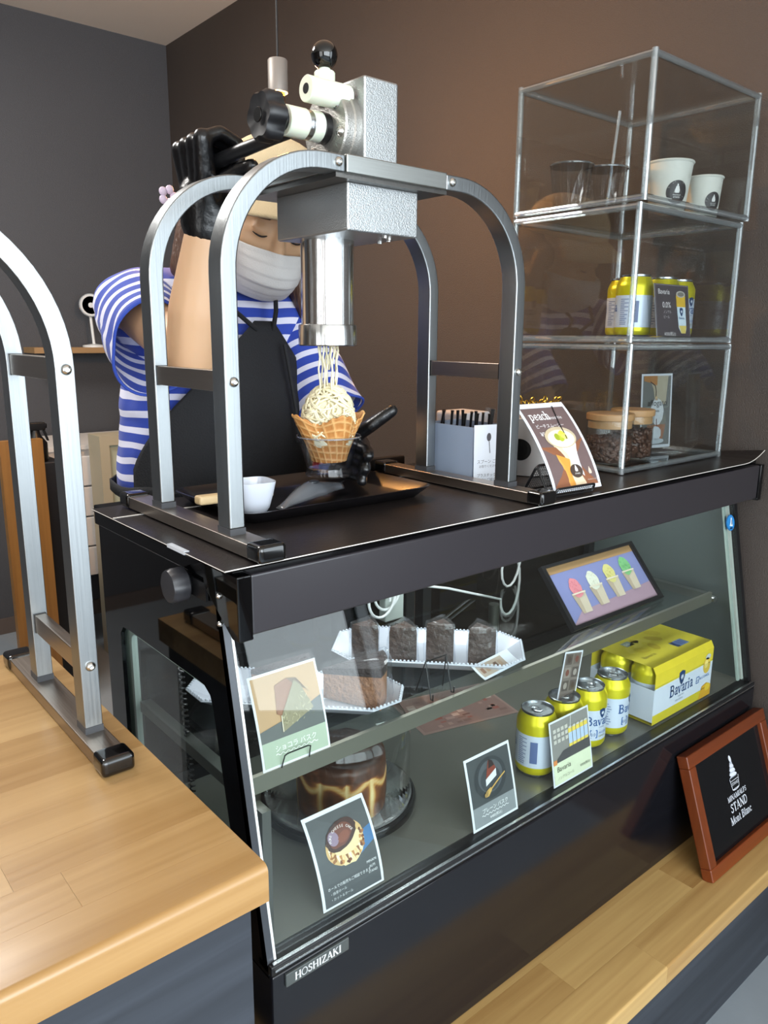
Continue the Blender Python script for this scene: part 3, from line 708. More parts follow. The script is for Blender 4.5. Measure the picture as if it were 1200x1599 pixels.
P.text('プレーン バスク', .049, .0215, .0078, '#f2f4f6', 4, 'c').line(wave(.020, .078, .0178, .0012), .0008, '#f2f4f6', 4).text('¥480(税込)', .049, .0095, .0055, '#f2f4f6', 4, 'c')
card('product_card', 'small grey card picturing a cake slice with a golden fork', bent((.745, .6735, .5145), (1, 0, 0), (0, .17, 1), h, .008, 1.5), wd, h, P)
# bavaria card
P = Print(); wd, h = .104, .108
P.rect(.003, .003, wd-.003, h-.003, '#8b8a86', 1).rect(.003, .003, wd-.003, .038, '#d9e2c4', 2).star([(.003, .038), (.101, .038), (.101, .056), (.030, .054)], '#4d4d4f', 3)
for i in range(4):
    for j in range(3): P.rect(.008+.010*i, .070+.009*j, .015+.010*i, .076+.009*j, '#c9c6bd', 4, 2)
P.line([(.055, .105), (.050, .075)], .001, '#efefef', 4)
for i in range(5):
    x = .046+.0105*i; P.rect(x, .055, x+.009, .086, '#e8cf5a', 4, 2).rect(x, .060, x+.009, .078, '#b6cbe6', 5, 2).ell(x+.0045, .087, .0045, .0018, '#c9c9c4', 6, 12)
P.rect(.003, .036, .012, .044, '#d98b52', 4, 2)
P.text('Bavaria', .010, .023, .0125, '#31332c', 4).text('ノンアルコール', .010, .010, .0062, '#8d927f', 4).text('¥350(税込)', .070, .0125, .0058, '#4c4f45', 4)
card('product_card', 'pale green bordered card with a row of yellow cans pictured', bent((.929, .6715, .5145), (1, 0, 0), (0, .165, 1), h, .001, 1.5), wd, h, P)
# chocolate slice card on the shelf edge
P = Print(); wd, h = .100, .116
P.rect(.003, .003, wd-.003, h-.003, '#b8956d', 1).rect(.003, .003, wd-.003, .034, '#a9b7a2', 2).star([(.003, .034), (.097, .034), (.097, .070), (.060, .058), (.003, .048)], '#5e615f', 3)
P.star([(.034, .098), (.052, .103), (.062, .098), (.036, .060), (.030, .064)], '#8e6248', 5).star([(.052, .103), (.066, .100), (.078, .082), (.062, .092)], '#6f5a45', 6)
P.star([(.062, .098), (.070, .090), (.083, .058), (.034, .040), (.036, .060)], '#8c8468', 7)
for k in range(70):
    a, b = random.random(), random.random(); x = .036+a*.045; y = .046+b*.04*(.3+a*.7); P.line([(x, y), (x+random.uniform(-.004, .004), y+random.uniform(.001, .004))], .0005, random.choice(['#b5ae86', '#6d6948', '#c9c3a0']), 8)
P.line([(.0345, .041), (.0355, .061)], .0012, '#e5dcc6', 9)
P.text('ショコラ バスク', .050, .020, .0085, '#f5f7f2', 4, 'c').line(wave(.020, .082, .0160, .0012), .0009, '#f5f7f2', 4)
cm = bent((.433, .7345, ZS+.0045), (1, 0, 0), (0, .12, 1), h, .020, 1.5)
card('product_card', 'white edged card picturing a chocolate cake slice on shelf edge', cm, wd, h, P)
wc = thing('wire_clip', 'thin black wire card clip on the shelf edge', 'clip', (.478, .731, ZS+.003))
MB().tube([(.458, .733, ZS+.0035), (.459, .7285, ZS+.018), (.460, .7285, ZS+.021), (.464, .7285, ZS+.0225), (.494, .7285, ZS+.0225), (.498, .7285, ZS+.021), (.499, .733, ZS+.0035)], .0009, 6).build('wire', m_blk, wc, smooth=True)

# ================================================================ food in the case
m_porc = mat('white_porcelain', '#c3c8d2', .18, 0, coat=.3)
def plate(label, c, rz, L, Wd, z):
    t = thing('cake_plate', label, 'plate', (c[0], c[1], z), rz)
    def octo(l, w, k): return [(l-k, -w), (l, -w+k), (l, w-k), (l-k, w), (-l+k, w), (-l, w-k), (-l, -w+k), (-l+k, -w)]
    rings = [(.70, .004, 0), (.72, .0, .0), (.80, .001, 0), (1.0, .019, 0), (1.0, .021, 0), (.975, .0212, 0), (.80, .0065, 0), (.70, .0055, 0)]
    l, w2, k = L/2, Wd/2, .035; vs = []; rr = []
    offs = [(.040, .0), (.028, .0), (.004, .017), (0, .0195), (.0015, .021), (.005, .0205), (.030, .0055), (.045, .0045)]
    for o_, zz in offs:
        for p in octo(l-o_, w2-o_, max(.008, k-o_*.55)): vs.append((p[0], p[1], zz))
    fs = [(j*8+i, j*8+(i+1) % 8, (j+1)*8+(i+1) % 8, (j+1)*8+i) for j in range(len(offs)-1) for i in range(8)]
    fs += [tuple(range(8))[::-1], tuple(range(56, 64))]
    d = MB().add(vs, fs).build('dish', m_porc, t, world=False, bevel=.0012, ang=20)
    mb = MB(); o8 = octo(l-.0035, w2-.0035, k-.002)
    for i in range(8):
        a, b = Vector(o8[i]), Vector(o8[(i+1) % 8]); n = max(2, int((b-a).length/.0062))
        for q in range(n): p = a+(b-a)*q/n; mb.sphere((p.x, p.y, .0215), .0022, 6, 4)
    tag(mb.build('beaded_rim', m_porc, d, world=False, smooth=True, ang=180), kind='stuff')
    return t
R45 = math.radians(-46)
plate('white beaded porcelain platter carrying two chocolate cake slices', (.575, .878), R45, .315, .118, ZS)
plate('white beaded porcelain platter carrying four wrapped dark cakes', (.835, .872), R45, .315, .150, ZS)

m_choc = mat('chocolate_crumb', '#a3714f', .7, 0, var=.3, vscale=70, bump=.8, bscale=160)
m_cocoa = mat('dark_baked_top', '#2a1710', .6, 0, var=.4, vscale=40, bump=.9, bscale=120)
m_film = glass('wrapping_film', '#f8fafc', .9, .02, '#ffffff', .12)
def crumple(o, amp, sc_):
    for v in o.data.vertices:
        n = noise.noise_vector(v.co*sc_); v.co += Vector(n)*amp
def wedge_poly(L, wd, n=6): return [(0, 0)]+[(L*math.cos(a), L*math.sin(a)) for a in [math.atan(wd/2/L)*(-1+2*i/n) for i in range(n+1)]]
def slice_(label, c, z, rz, L, wd, h, top, body, film=True, name='cake_slice', cat='cake', group=None, sag=.25):
    t = thing(name, label, cat, (c[0], c[1], z), rz, group)
    poly = wedge_poly(L, wd); mb = MB(); nz = 5; N = len(poly); vs = []
    for j in range(nz+1):
        zz = h*.80*j/nz
        for p in poly: r = math.hypot(*p)/L; vs.append((p[0]-L*.55, p[1], zz*(1-sag*(1-r))))
    mb.add(vs, [(j*N+i, j*N+(i+1) % N, (j+1)*N+(i+1) % N, (j+1)*N+i) for j in range(nz) for i in range(N)]+[tuple(range(N))[::-1], tuple(range(nz*N, nz*N+N))])
    b = mb.build('sponge', body, t, world=False)
    mb = MB(); vs = []
    for j in (0, .5, 1):
        for p in poly:
            r = math.hypot(*p)/L; s = 1.015; zz = h*.80*(1-sag*(1-r))+.0002+h*.20*j*(1-.3*(1-r)); vs.append(((p[0]-L*.55)*s, p[1]*s*(1-.08*j), zz))
    mb.add(vs, [(j*N+i, j*N+(i+1) % N, (j+1)*N+(i+1) % N, (j+1)*N+i) for j in range(2) for i in range(N)]+[tuple(range(N))[::-1], tuple(range(2*N, 3*N))])
    mb.build('baked_top', top, t, world=False)
    if film:
        mb = MB(); k = 1.10
        def fn(u, v):
            q = wedge_poly(L*k, wd*1.12, 14); m_ = len(q); f = u*m_; i = int(f) % m_; a = Vector(q[i]); b_ = Vector(q[(i+1) % m_]); p = a+(b_-a)*(f-int(f))
            r = p.length/L; p = p-Vector((L*.58, 0)); zz = v*h*1.06*(1-sag*.7*(1-min(1, r))); s = 1+(.10*(1-v)**2) - (.0 if v < .9 else .06)
            return Vector((p.x*s, p.y*s, zz+.0006))
        mb.grid(fn, 44, 9, True)
        top_ = [fn(i/44, 1) for i in range(44)]; c_ = sum(top_, Vector())/44
        vs = [c_+(p-c_)*s_ for s_ in (1, .6, .25) for p in top_]; mb.add(vs, [(j*44+i, j*44+(i+1) % 44, (j+1)*44+(i+1) % 44, (j+1)*44+i) for j in range(2) for i in range(44)])
        o = mb.build('wrapping_film', m_film, t, world=False); crumple(o, .0022, 70)
        for p in o.data.polygons: p.use_smooth = False
    return t
slice_('wrapped brown chocolate slice at the front corner of platter', (.642, .815), ZS+.0065, math.radians(-42), .092, .080, .062, m_cocoa, m_choc)
slice_('wrapped brown chocolate slice half hidden by the slice card', (.562, .888), ZS+.0065, math.radians(-42), .086, .074, .056, m_cocoa, m_choc)
m_dk = mat('very_dark_cake', '#412c20', .40, 0, var=.5, vscale=60, bump=.9, bscale=90)
for i, (x, y, r, lab) in enumerate(((.752, .930, 40, 'wrapped dark cake slice at the far end of white platter'), (.792, .886, 46, 'wrapped dark cake slice between two others behind front slice'), (.838, .845, 40, 'wrapped dark cake slice with a peaked top behind wire easel'), (.884, .802, 52, 'wrapped dark cake slice at the near end of white platter'))):
    slice_(lab, (x, y), ZS+.0065, math.radians(r+180), .058, .048, .060 if i != 2 else .066, m_dk, m_dk, group='wrapped dark cakes on the rear platter', sag=.12)

# whole burnt cheesecake under its dome
def basque():
    m = bpy.data.materials.new('burnt_cheesecake_side'); m.use_nodes = True; nt = m.node_tree; b = nt.nodes['Principled BSDF']; b.inputs['Roughness'].default_value = .45
    at = nt.nodes.new('ShaderNodeAttribute'); at.attribute_name = 'burn'
    cr = nt.nodes.new('ShaderNodeValToRGB'); e = cr.color_ramp.elements
    e[0].position = 0; e[0].color = lin('#2e1a11'); e[1].position = 1; e[1].color = lin('#f2dca2')
    for p, c in ((.30, '#6a3d23'), (.52, '#935a30'), (.68, '#cf9a55')):
        q = cr.color_ramp.elements.new(p); q.color = lin(c)
    nt.links.new(at.outputs['Fac'], cr.inputs[0]); nt.links.new(cr.outputs[0], b.inputs['Base Color'])
    return m
t = thing('cheesecake', 'whole burnt cheesecake with dark top under a clear dome', 'cake', (.628, .838, ZD+.0225))
mb = MB(); R, hh = .066, .086; nu, nv = 140, 26; att = []
prof = [(0, .0), (R*.97, 0)]+[(R*(1+.03*math.sin(k*PI)), hh*(.02+.92*k)) for k in [i/18 for i in range(19)]]+[(R*.95, hh*.985), (R*.85, hh*.995), (R*.6, hh*.97), (R*.3, hh*.96), (0, hh*.955)]
vs = []
for r, z in prof:
    for i in range(nu):
        a = 2*PI*i/nu; f = abs(math.sin(a*4.5+.5*math.sin(3*a))); rr = r*(1-.035*(1-f)**3*(z/hh)) if r > R*.8 else r
        vs.append((rr*math.cos(a), rr*math.sin(a), z+(.003*noise.noise(Vector((math.cos(a)*4, math.sin(a)*4, r*60))) if z > hh*.9 else 0)))
        if z > hh*.95 or r < R*.93: bv = .05+.12*abs(noise.noise(Vector((vs[-1][0], vs[-1][1], 0))*60))
        else:
            k = z/hh; pan = f; edge = (1-pan)**2.2
            bv = .42*(.5+.5*noise.noise(Vector((a*6, z*40, 1))))+edge*.9
            band = math.exp(-((k-.66-.08*math.sin(a*7))/.10)**2); bv = max(bv, band*.85)
            if k > .74: bv = .10+.25*max(0, noise.noise(Vector((a*9, z*90, 3))))
        att.append(min(1, max(0, bv)))
n_ = nu; fs = [(j*n_+i, j*n_+(i+1) % n_, (j+1)*n_+(i+1) % n_, (j+1)*n_+i) for j in range(len(prof)-1) for i in range(n_)]
me = bpy.data.meshes.new('cake'); me.from_pydata(vs, [], fs); a_ = me.attributes.new('burn', 'FLOAT', 'POINT'); a_.data.foreach_set('value', att)
for p in me.polygons: p.use_smooth = True
me.materials.append(basque()); o = bpy.data.objects.new('cake', me); COL.objects.link(o); o.parent = t
t = thing('cake_stand', 'round black cake board beneath the cheesecake dome', 'cake stand', (.643, .866, ZD))
MB().lathe([(0, .001), (.114, .001), (.120, .006), (.121, .014), (.119, .018), (.113, .018), (.108, .014), (0, .014)], 64).build('board', mat('black_melamine', '#0d0d0f', .15, 0, coat=.4), t, world=False, smooth=True, ang=40)
t = thing('cake_dome', 'clear round dome covering the burnt cheesecake', 'dome', (.643, .866, ZD+.0185))
MB().lathe([(.1105, 0), (.1105, .10), (.108, .118), (.100, .130), (.086, .137), (.05, .141), (0, .142)], 64).build('cover', glass('clear_dome', '#f8fafa', 1.15), t, world=False, smooth=True, ang=180)
MB().lathe([(.1095, .0), (.1135, .0), (.1135, .004), (.1105, .006), (.1095, .004)], 64).build('rim', glass('dome_rim', '#c9d2d4', 3.0, .15), t, world=False, smooth=True)

# ---------------------------------------------------------------- drink cans
m_yel = mat('can_yellow', '#d9cf1f', .28, .45, var=.03); m_cwh = mat('can_white', '#cfdaea', .33, .15); m_lid = mat('can_lid_aluminium', '#b3b7bb', .25, 1)
def can_parts(t, M):
    R, H = .033, .115
    MB().lathe([(0, .003), (.020, .003), (.0235, 0), (.0255, .001), (.0275, .004), (.030, .008)], 40, M).build('base_rim', m_lid, t, world=False, smooth=True)
    MB().lathe([(.030, .008), (.0325, .012), (R, .016), (R, .0215)], 40, M, cap=False).build('yellow_foot', m_yel, t, world=False, smooth=True)
    MB().lathe([(R, .0215), (R, .078)], 40, M, cap=False).build('white_band', m_cwh, t, world=False, smooth=True)
    MB().lathe([(R, .078), (R, .093), (.0325, .097), (.030, .103), (.0272, .1085), (.0265, .1105)], 40, M, cap=False).build('yellow_shoulder', m_yel, t, world=False, smooth=True)
    ld = MB().lathe([(.0265, .1105), (.0272, .1125), (.0270, .1145), (.0262, .115), (.0252, .1145), (.0245, .1095), (.0225, .1085), (.021, .1095), (0, .1095)], 40, M).build('lid', m_lid, t, world=False, smooth=True, ang=50)
    a = [M @ Vector((.006*math.cos(q)+.002, .0085*math.sin(q), .1113)) for q in [2*PI*i/20 for i in range(20)]]
    MB().tube(a, .0016, 6, True).add([M @ Vector(p) for p in ((-.004, -.004, .1105), (.006, -.004, .1105), (.006, .004, .1105), (-.004, .004, .1105), (-.004, -.004, .1118), (.006, -.004, .1118), (.006, .004, .1118), (-.004, .004, .1118))], [(4, 5, 6, 7), (0, 1, 5, 4), (1, 2, 6, 5), (2, 3, 7, 6), (3, 0, 4, 7)]).build('pull_tab', m_lid, ld, world=False)
    def mp(u, v, h): a = u/R; p = Vector(((R+.0001+h)*math.sin(a), -(R+.0001+h)*math.cos(a), v)); return M @ p
    P = Print()
    shield(P, 0, .0735, .0078, 2)
    P.serif('Bavaria', 0, .050, .0165, '#1f4f8d', 1, 'c').text('HOLLAND', 0, .0455, .0028, '#7d8fa8', 1, 'c')
    P.line([(-.022, .027), (-.022, .041), (-.009, .041), (-.009, .027), (-.022, .027)], .0018, '#1f5fa8', 1).text('0.0', -.0212, .0305, .0078, '#1f4f8d', 1).text('ALCOHOL', -.006, .034, .0056, '#1f5fa8', 1).text('LEMON', -.006, .0275, .0050, '#8a8f3a', 1)
    for k in range(14): P.rect(.040, .026+.0034*k, .052+.004*math.sin(k*3), .0278+.0034*k, '#8794b4', 1, 2)
    P.rect(.062, .030, .074, .068, '#5b6c98', 1, 4)
    for k in range(9): P.rect(-.060, .028+.0048*k, -.046-.003*math.sin(k*5), .0298+.0048*k, '#8794b4', 1, 2)
    me = P.build('print', t, lambda u, v, h: W(t) @ mp(u, v, h), .35); return me
def shield(P, u, v, s, L):
    P.star([(u-s*.8, v+s*.75), (u, v+s), (u+s*.8, v+s*.75), (u+s*.78, v-s*.1), (u+s*.42, v-s*.9), (u, v-s*1.35), (u-s*.42, v-s*.9), (u-s*.78, v-s*.1)], '#1b3c66', L)
    for k in range(4): a = k*PI/4; P.line([(u-s*.42*math.cos(a), v-s*.42*math.sin(a)-.05*s), (u+s*.42*math.cos(a), v+s*.42*math.sin(a)-.05*s)], s*.12, '#e3ebf5', L+1)
can0 = thing('drink_can', 'yellow and white drink can directly behind the pale bordered can card', 'can', (.950, .729, ZD), math.radians(-175), 'cans standing in the display case')
can_parts(can0, Matrix.Identity(4))
def can(c, z, rz, label, group): return copy_tree(can0, Matrix.Translation((c[0], c[1], z)) @ Matrix.Rotation(math.radians(rz), 4, 'Z'), label, group)
G = 'cans standing in the display case'
can((1.021, .729), ZD, 26, 'yellow and white drink can third from the six pack carton, half behind a card', G)
can((1.092, .729), ZD, -6, 'yellow and white drink can second from the six pack carton', G)
can((1.163, .729), ZD, 22, 'yellow and white drink can standing next to the six pack carton', G)
can0['label'] = 'yellow and white drink can farthest from the carton, its small print showing'
G2 = 'cans in the acrylic box'
Z2 = ZT+.229+.0045
can((1.374, .900), Z2, -185, 'drink can standing behind the front row inside middle acrylic box', G2)
can((1.306, .835), Z2, -170, 'drink can with small print beside the dark price card in middle acrylic box', G2)
can((1.398, .835), Z2, 2, 'drink can partly behind the dark price card, next to the wall end can', G2)
can((1.478, .848), Z2, -6, 'drink can nearest the brown wall inside middle acrylic box', G2)

# six pack: carton sleeve over six cans
sx = thing('six_pack', 'yellow and white carton of six drink cans in the display case', 'can pack', (1.340, .752, ZD))
for i in range(3):
    for j in range(2):
        M = Matrix.Translation((-.070+.0685*i, -.034+.068*j, 0))
        R = .033; c_ = MB().lathe([(0, .003), (.0235, 0), (.030, .008), (R, .016), (R, .0215)], 32, M, cap=False); c_.cur = 1; c_.lathe([(R, .0215), (R, .078)], 32, M, cap=False); c_.cur = 0
        c_.lathe([(R, .078), (R, .093), (.0325, .097), (.030, .103), (.0272, .1085), (.0265, .115), (.0245, .1095), (0, .1095)], 32, M, cap=False)
        c_.build('can', [m_yel, m_cwh], sx, world=False, smooth=True)
m_cy = mat('carton_yellow', '#d2c232', .4, 0, var=.10, vscale=45); m_cw = mat('carton_white', '#d5deeb', .4)
x0, x1, y0, y1, zt = -.108, .106, -.0695, .0695, .1170
ca = MB(); ch = .012
prof = [(y0, .004), (y0, zt-ch), (y0+ch*.55, zt+.0005), (y1-ch*.55, zt+.0005), (y1, zt-ch), (y1, .004), (y0, .004)]
for k, (a, b) in enumerate(zip(prof, prof[1:])):
    ca.cur = 0
    if k in (0, 4):
        zs = [.004, .024, .076, zt-ch] if k == 0 else [zt-ch, .076, .024, .004]
        for q, (za, zb_) in enumerate(zip(zs, zs[1:])): ca.cur = 1 if q == 1 else 0; ca.add([(x0, a[0], za), (x1, a[0], za), (x1, a[0], zb_), (x0, a[0], zb_)], [(0, 1, 2, 3)])
    else: ca.add([(x0, *a), (x1, *a), (x1, *b), (x0, *b)], [(0, 1, 2, 3)])
so = ca.build('carton_sleeve', [m_cy, m_cw], sx, world=False)
fl = MB(); fl.add([(x0, y0, .010), (x0, y1, .010), (x0, y1, .074), (x0, y0, .074), (x0-.0006, y0, .010), (x0-.0006, y1, .010), (x0-.0006, y1, .074), (x0-.0006, y0, .074)], [(0, 1, 2, 3), (4, 7, 6, 5), (0, 4, 5, 1), (2, 6, 7, 3), (1, 5, 6, 2), (0, 3, 7, 4)]); fl.build('end_flap', m_cw, sx, world=False)
P = Print(); mpf = planar(W(sx) @ Vector((0, y0-.0002, 0)), (1, 0, 0), (0, 0, 1))
shield(P, -.012, .076, .013, 2); P.serif('Bavaria', -.010, .043, .023, '#1f4f8d', 1, 'c').text('HOLLAND', -.010, .036, .0045, '#7d8fa8', 1, 'c').text('0.0% LEMON', -.030, .0285, .005, '#6d7a8c', 1)
P.line([(.046, .043), (.046, .056), (.056, .056), (.056, .043), (.046, .043)], .0016, '#1f5fa8', 1).text('0.0', .0468, .046, .006, '#1f4f8d', 1).text('ALCOHOL', .058, .0475, .0082, '#1f5fa8', 1)
P.ell(.083, .072, .014, .017, '#d9b945', 1, 24, .2).ell(.080, .076, .007, .009, '#e6d37a', 2).ell(.086, .090, .010, .006, '#b9c3bd', 1, 12)
P.star([(.060, .004), (.106, .004), (.106, .026), (.088, .034), (.070, .030)], '#d9a62a', 2).ell(.092, .024, .010, .008, '#e9c63a', 3)
P.rect(x0, .0235, x1, .0247, '#e9eef5', 2, 2).rect(x0, .0755, x1, .0767, '#eef2d0', 1, 2)
P.build('carton_print', so, mpf)
P = Print(); mpt = planar(W(sx) @ Vector((0, 0, zt+.0007)), (1, 0, 0), (0, 1, 0))
P.rect(.020, -.040, .062, -.018, '#7f97c4', 1, 2)
for k in range(12): P.rect(.022+.0033*k, -.038, .0232+.0033*k+.0008*(k % 3), -.020, '#3f5688', 2, 1)
P.rect(-.060, .022, -.034, .040, '#8f9a8e', 1, 2).text('0.0', -.058, .026, .012, '#e6e9cf', 2).text('Bavaria', -.085, -.032, .014, '#8c7f2a', 1)
for k in range(9): P.ell(random.uniform(-.09, .09), random.uniform(-.035, .04), random.uniform(.01, .022), random.uniform(.006, .012), random.choice(['#c9b52c', '#d9c94a', '#bfa926']), 1, 16, random.random()*3, .1)
P.build('carton_top_print', so, mpt)

# framed picture of four cups, wire easel, sheets standing for reflections, white cord
fp = bent((1.115, .785, ZS+.001), (1, 0, 0), (0, .082, .098), .128, 0)
t = thing('picture_frame', 'black framed picture of four piled ice cups leaning in the case', 'picture', (1.27, .785, ZS))
wd, h = .300, .132
mb = MB()
for u0, u1, v0, v1 in ((0, wd, 0, .008), (0, wd, h-.006, h), (0, .010, .008, h-.006), (wd-.010, wd, .008, h-.006)):
    mb.add([fp(u, v, k) for k in (-.006, .004) for u, v in ((u0, v0), (u1, v0), (u1, v1), (u0, v1))], [(0, 3, 2, 1), (4, 5, 6, 7), (0, 1, 5, 4), (1, 2, 6, 5), (2, 3, 7, 6), (3, 0, 4, 7)])
mb.build('frame', m_blk, t)
sheet('backing', t, lambda u, v, k=0: fp(u+.004, v+.003, k-.004), wd-.008, h-.006, m_blk, .002, 2)
P = Print(); P.rect(.010, .008, wd-.010, h-.006, '#8287b5', 1).rect(.010, h-.020, wd-.010, h-.006, '#b08a5f', 2)
P.star([(.010, .008), (wd-.010, .008), (wd-.010, .042), (.150, .034), (.050, .030)], '#a98d9c', 2)
for i, (c, cc) in enumerate((('#dd8a92', '#c05f70'), ('#dcdcca', '#b9b9a0'), ('#d6cd84', '#b4a85a'), ('#7fba7d', '#4f9454'))):
    x = .066+.058*i; y = .030+.004*i
    P.star([(x-.020, y+.034), (x+.020, y+.034), (x+.014, y-.006), (x-.014, y-.006)], '#cdbfa9', 4).star([(x-.020, y+.034), (x-.004, y+.034), (x-.006, y-.006), (x-.014, y-.006)], '#b5a48e', 5)
    P.ell(x, y+.045, .0165, .020, c, 6, 22, 0, .07)
    for k in range(28): a = random.random()*2*PI; r = math.sqrt(random.random())*.013; P.line([(x+r*math.cos(a), y+.046+r*1.2*math.sin(a)), (x+r*math.cos(a)+.003*math.cos(k), y+.046+r*1.2*math.sin(a)+.003*math.sin(k))], .0009, cc, 7)
    P.rect(x-.0205, y+.0325, x+.0205, y+.0355, '#ded2bd', 8, 3)
P.build('photo', t, lambda u, v, k: fp(u, v, k-.0015))
t = thing('wire_easel', 'thin black wire easel standing on the glass shelf', 'easel', (.75, .765, ZS))
for x, yb in ((.728, .790), (.770, .776)):
    MB().tube([(x, .752, ZS+.001), (x+.003, .768, ZS+.056), (x+.005, yb, ZS+.001)], .0011, 6).build('wire_leg', m_blk, t)
MB().tube([(.728, .752, ZS+.0015), (.725, .745, ZS+.004), (.724, .744, ZS+.014)], .0011, 6).build('wire_hook', m_blk, t); MB().tube([(.770, .752, ZS+.0015), (.768, .745, ZS+.004), (.767, .744, ZS+.014)], .0011, 6).build('wire_hook', m_blk, t); MB().tube([(.731, .768, ZS+.055), (.773, .768, ZS+.055)], .0011, 6).build('wire_crossbar', m_blk, t)
P = Print(); P.rect(.004, .004, .056, .026, '#b7a798', 1)
for k in range(5): P.rect(.008+.009*k, .010, .014+.009*k, .020, ['#8f6b58', '#a98c74', '#d9cfc2', '#6f5648', '#b39b86'][k], 2, 2)
card('paper_slip', 'small folded paper slip lying at the front of cake platter', bent((.840, .748, ZS+.001), (.9, -.10, .16), (-.1, .5, .2), .03, -.006), .075, .030, P, 'paper')
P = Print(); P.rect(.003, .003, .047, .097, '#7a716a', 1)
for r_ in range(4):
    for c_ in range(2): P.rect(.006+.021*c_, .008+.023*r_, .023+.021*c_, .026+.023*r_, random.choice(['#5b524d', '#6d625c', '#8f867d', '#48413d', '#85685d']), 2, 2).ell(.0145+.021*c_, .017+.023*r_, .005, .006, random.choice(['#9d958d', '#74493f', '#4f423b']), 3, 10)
card('reflection_strip', 'grey strip of small photos standing for a reflection at the shelf edge', bent((1.000, .7310, .606), (.98, -.02, -.17), (.22, 0, 1), .115, .002, 1.2), .050, .100, P, 'reflection')  # printed strip put in for a reflection in the front glass
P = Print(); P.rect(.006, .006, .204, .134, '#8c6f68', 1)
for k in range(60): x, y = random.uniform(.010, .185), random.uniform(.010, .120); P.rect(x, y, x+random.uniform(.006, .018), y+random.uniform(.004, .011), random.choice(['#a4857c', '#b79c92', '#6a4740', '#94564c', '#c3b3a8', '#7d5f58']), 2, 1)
t = thing('menu_reflection', 'reddish sheet standing for a reflected menu on the case floor', 'reflection', (.98, .97, ZD))  # solid sheet built in place of a reflection in the glass
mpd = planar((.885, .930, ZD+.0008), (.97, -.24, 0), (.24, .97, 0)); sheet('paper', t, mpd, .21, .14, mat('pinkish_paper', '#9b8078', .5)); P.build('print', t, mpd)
t = thing('power_cord', 'white power cord looped behind the cakes in the case', 'cord', (.90, 1.02, ZS))
pts = []
for i in range(60):
    a = i/59*2*PI*2.6; pts.append((.845+.028*math.cos(a)+.0008*i, 1.015+.0003*i, ZS+.050+.036*math.sin(a)+.0004*i))
pts += [(.95, 1.038, ZS+.06), (1.05, 1.045, ZS+.03)]+[(1.245+.030*math.cos(a), 1.047, ZS-.03+.055*math.sin(a)+.004*k) for k, a in enumerate([PI+2*PI*i/16 for i in range(30)])]
MB().tube(pts, .0026, 7).build('cable', m_white, t, smooth=True)
t = thing('adapter_box', 'grey white socket strip standing at the back of shelf', 'socket strip', (.90, 1.0, ZS))
MB().box(.880, .925, 1.035, 1.055, ZS, ZS+.11).build('housing', mat('grey_socket', '#aab2ac', .4), t, bevel=.003)

# ================================================================ acrylic boxes and what stands in them
m_acr = glass('clear_acrylic', '#f4f6f6', 1.0)
m_rod = glass('acrylic_edge', '#eef2f3', 3.6, .13, '#e9f1f5', .03)
BX0, BX1, BY0, BY1, BH = 1.187, 1.545, .757, 1.032, .2265
def acrylic(z, label, dx=0, s=0):
    a, b, c, d = BX0+dx-s, BX1+dx+s, BY0-s, BY1+s; e = z+BH-.001
    t = thing('acrylic_box', label, 'box', ((a+b)/2, (c+d)/2, z), group='stacked acrylic boxes')
    th = .0022
    for q in ((a+.004, b-.004, c, c+th, z+.005, e-.005), (a+.004, b-.004, d-th, d, z+.005, e-.005), (a, a+th, c+.004, d-.004, z+.005, e-.005), (b-th, b, c+.004, d-.004, z+.005, e-.005), (a+.004, b-.004, c+.004, d-.004, z+.0015, z+.0035), (a+.004, b-.004, c+.004, d-.004, e-.0035, e-.0015)):
        MB().box(*q).build('pane', m_acr, t)
    r = .0058
    V = [(x, y) for x in (a+r, b-r) for y in (c+r, d-r)]
    for x, y in V: MB().cyl((x, y, z), (x, y, e), r, None, 10).build('corner_rod', m_rod, t, smooth=True)
    for zz in (z+r, e-r):
        for p, q in (((a+r, c+r), (b-r, c+r)), ((b-r, c+r), (b-r, d-r)), ((b-r, d-r), (a+r, d-r)), ((a+r, d-r), (a+r, c+r))):
            MB().cyl((*p, zz), (*q, zz), r, None, 10).build('edge_rod', m_rod, t, smooth=True)
    return t
acrylic(ZT, 'clear acrylic box with coffee jars, lowest of its stack')
acrylic(ZT+.228, 'clear acrylic box holding yellow cans, middle of its stack', -.004)
acrylic(ZT+.456, 'clear acrylic box holding white cups, topmost of its stack', .004, .004)
ZB1, ZB2, ZB3 = ZT+.0038, ZT+.2318, ZT+.4598
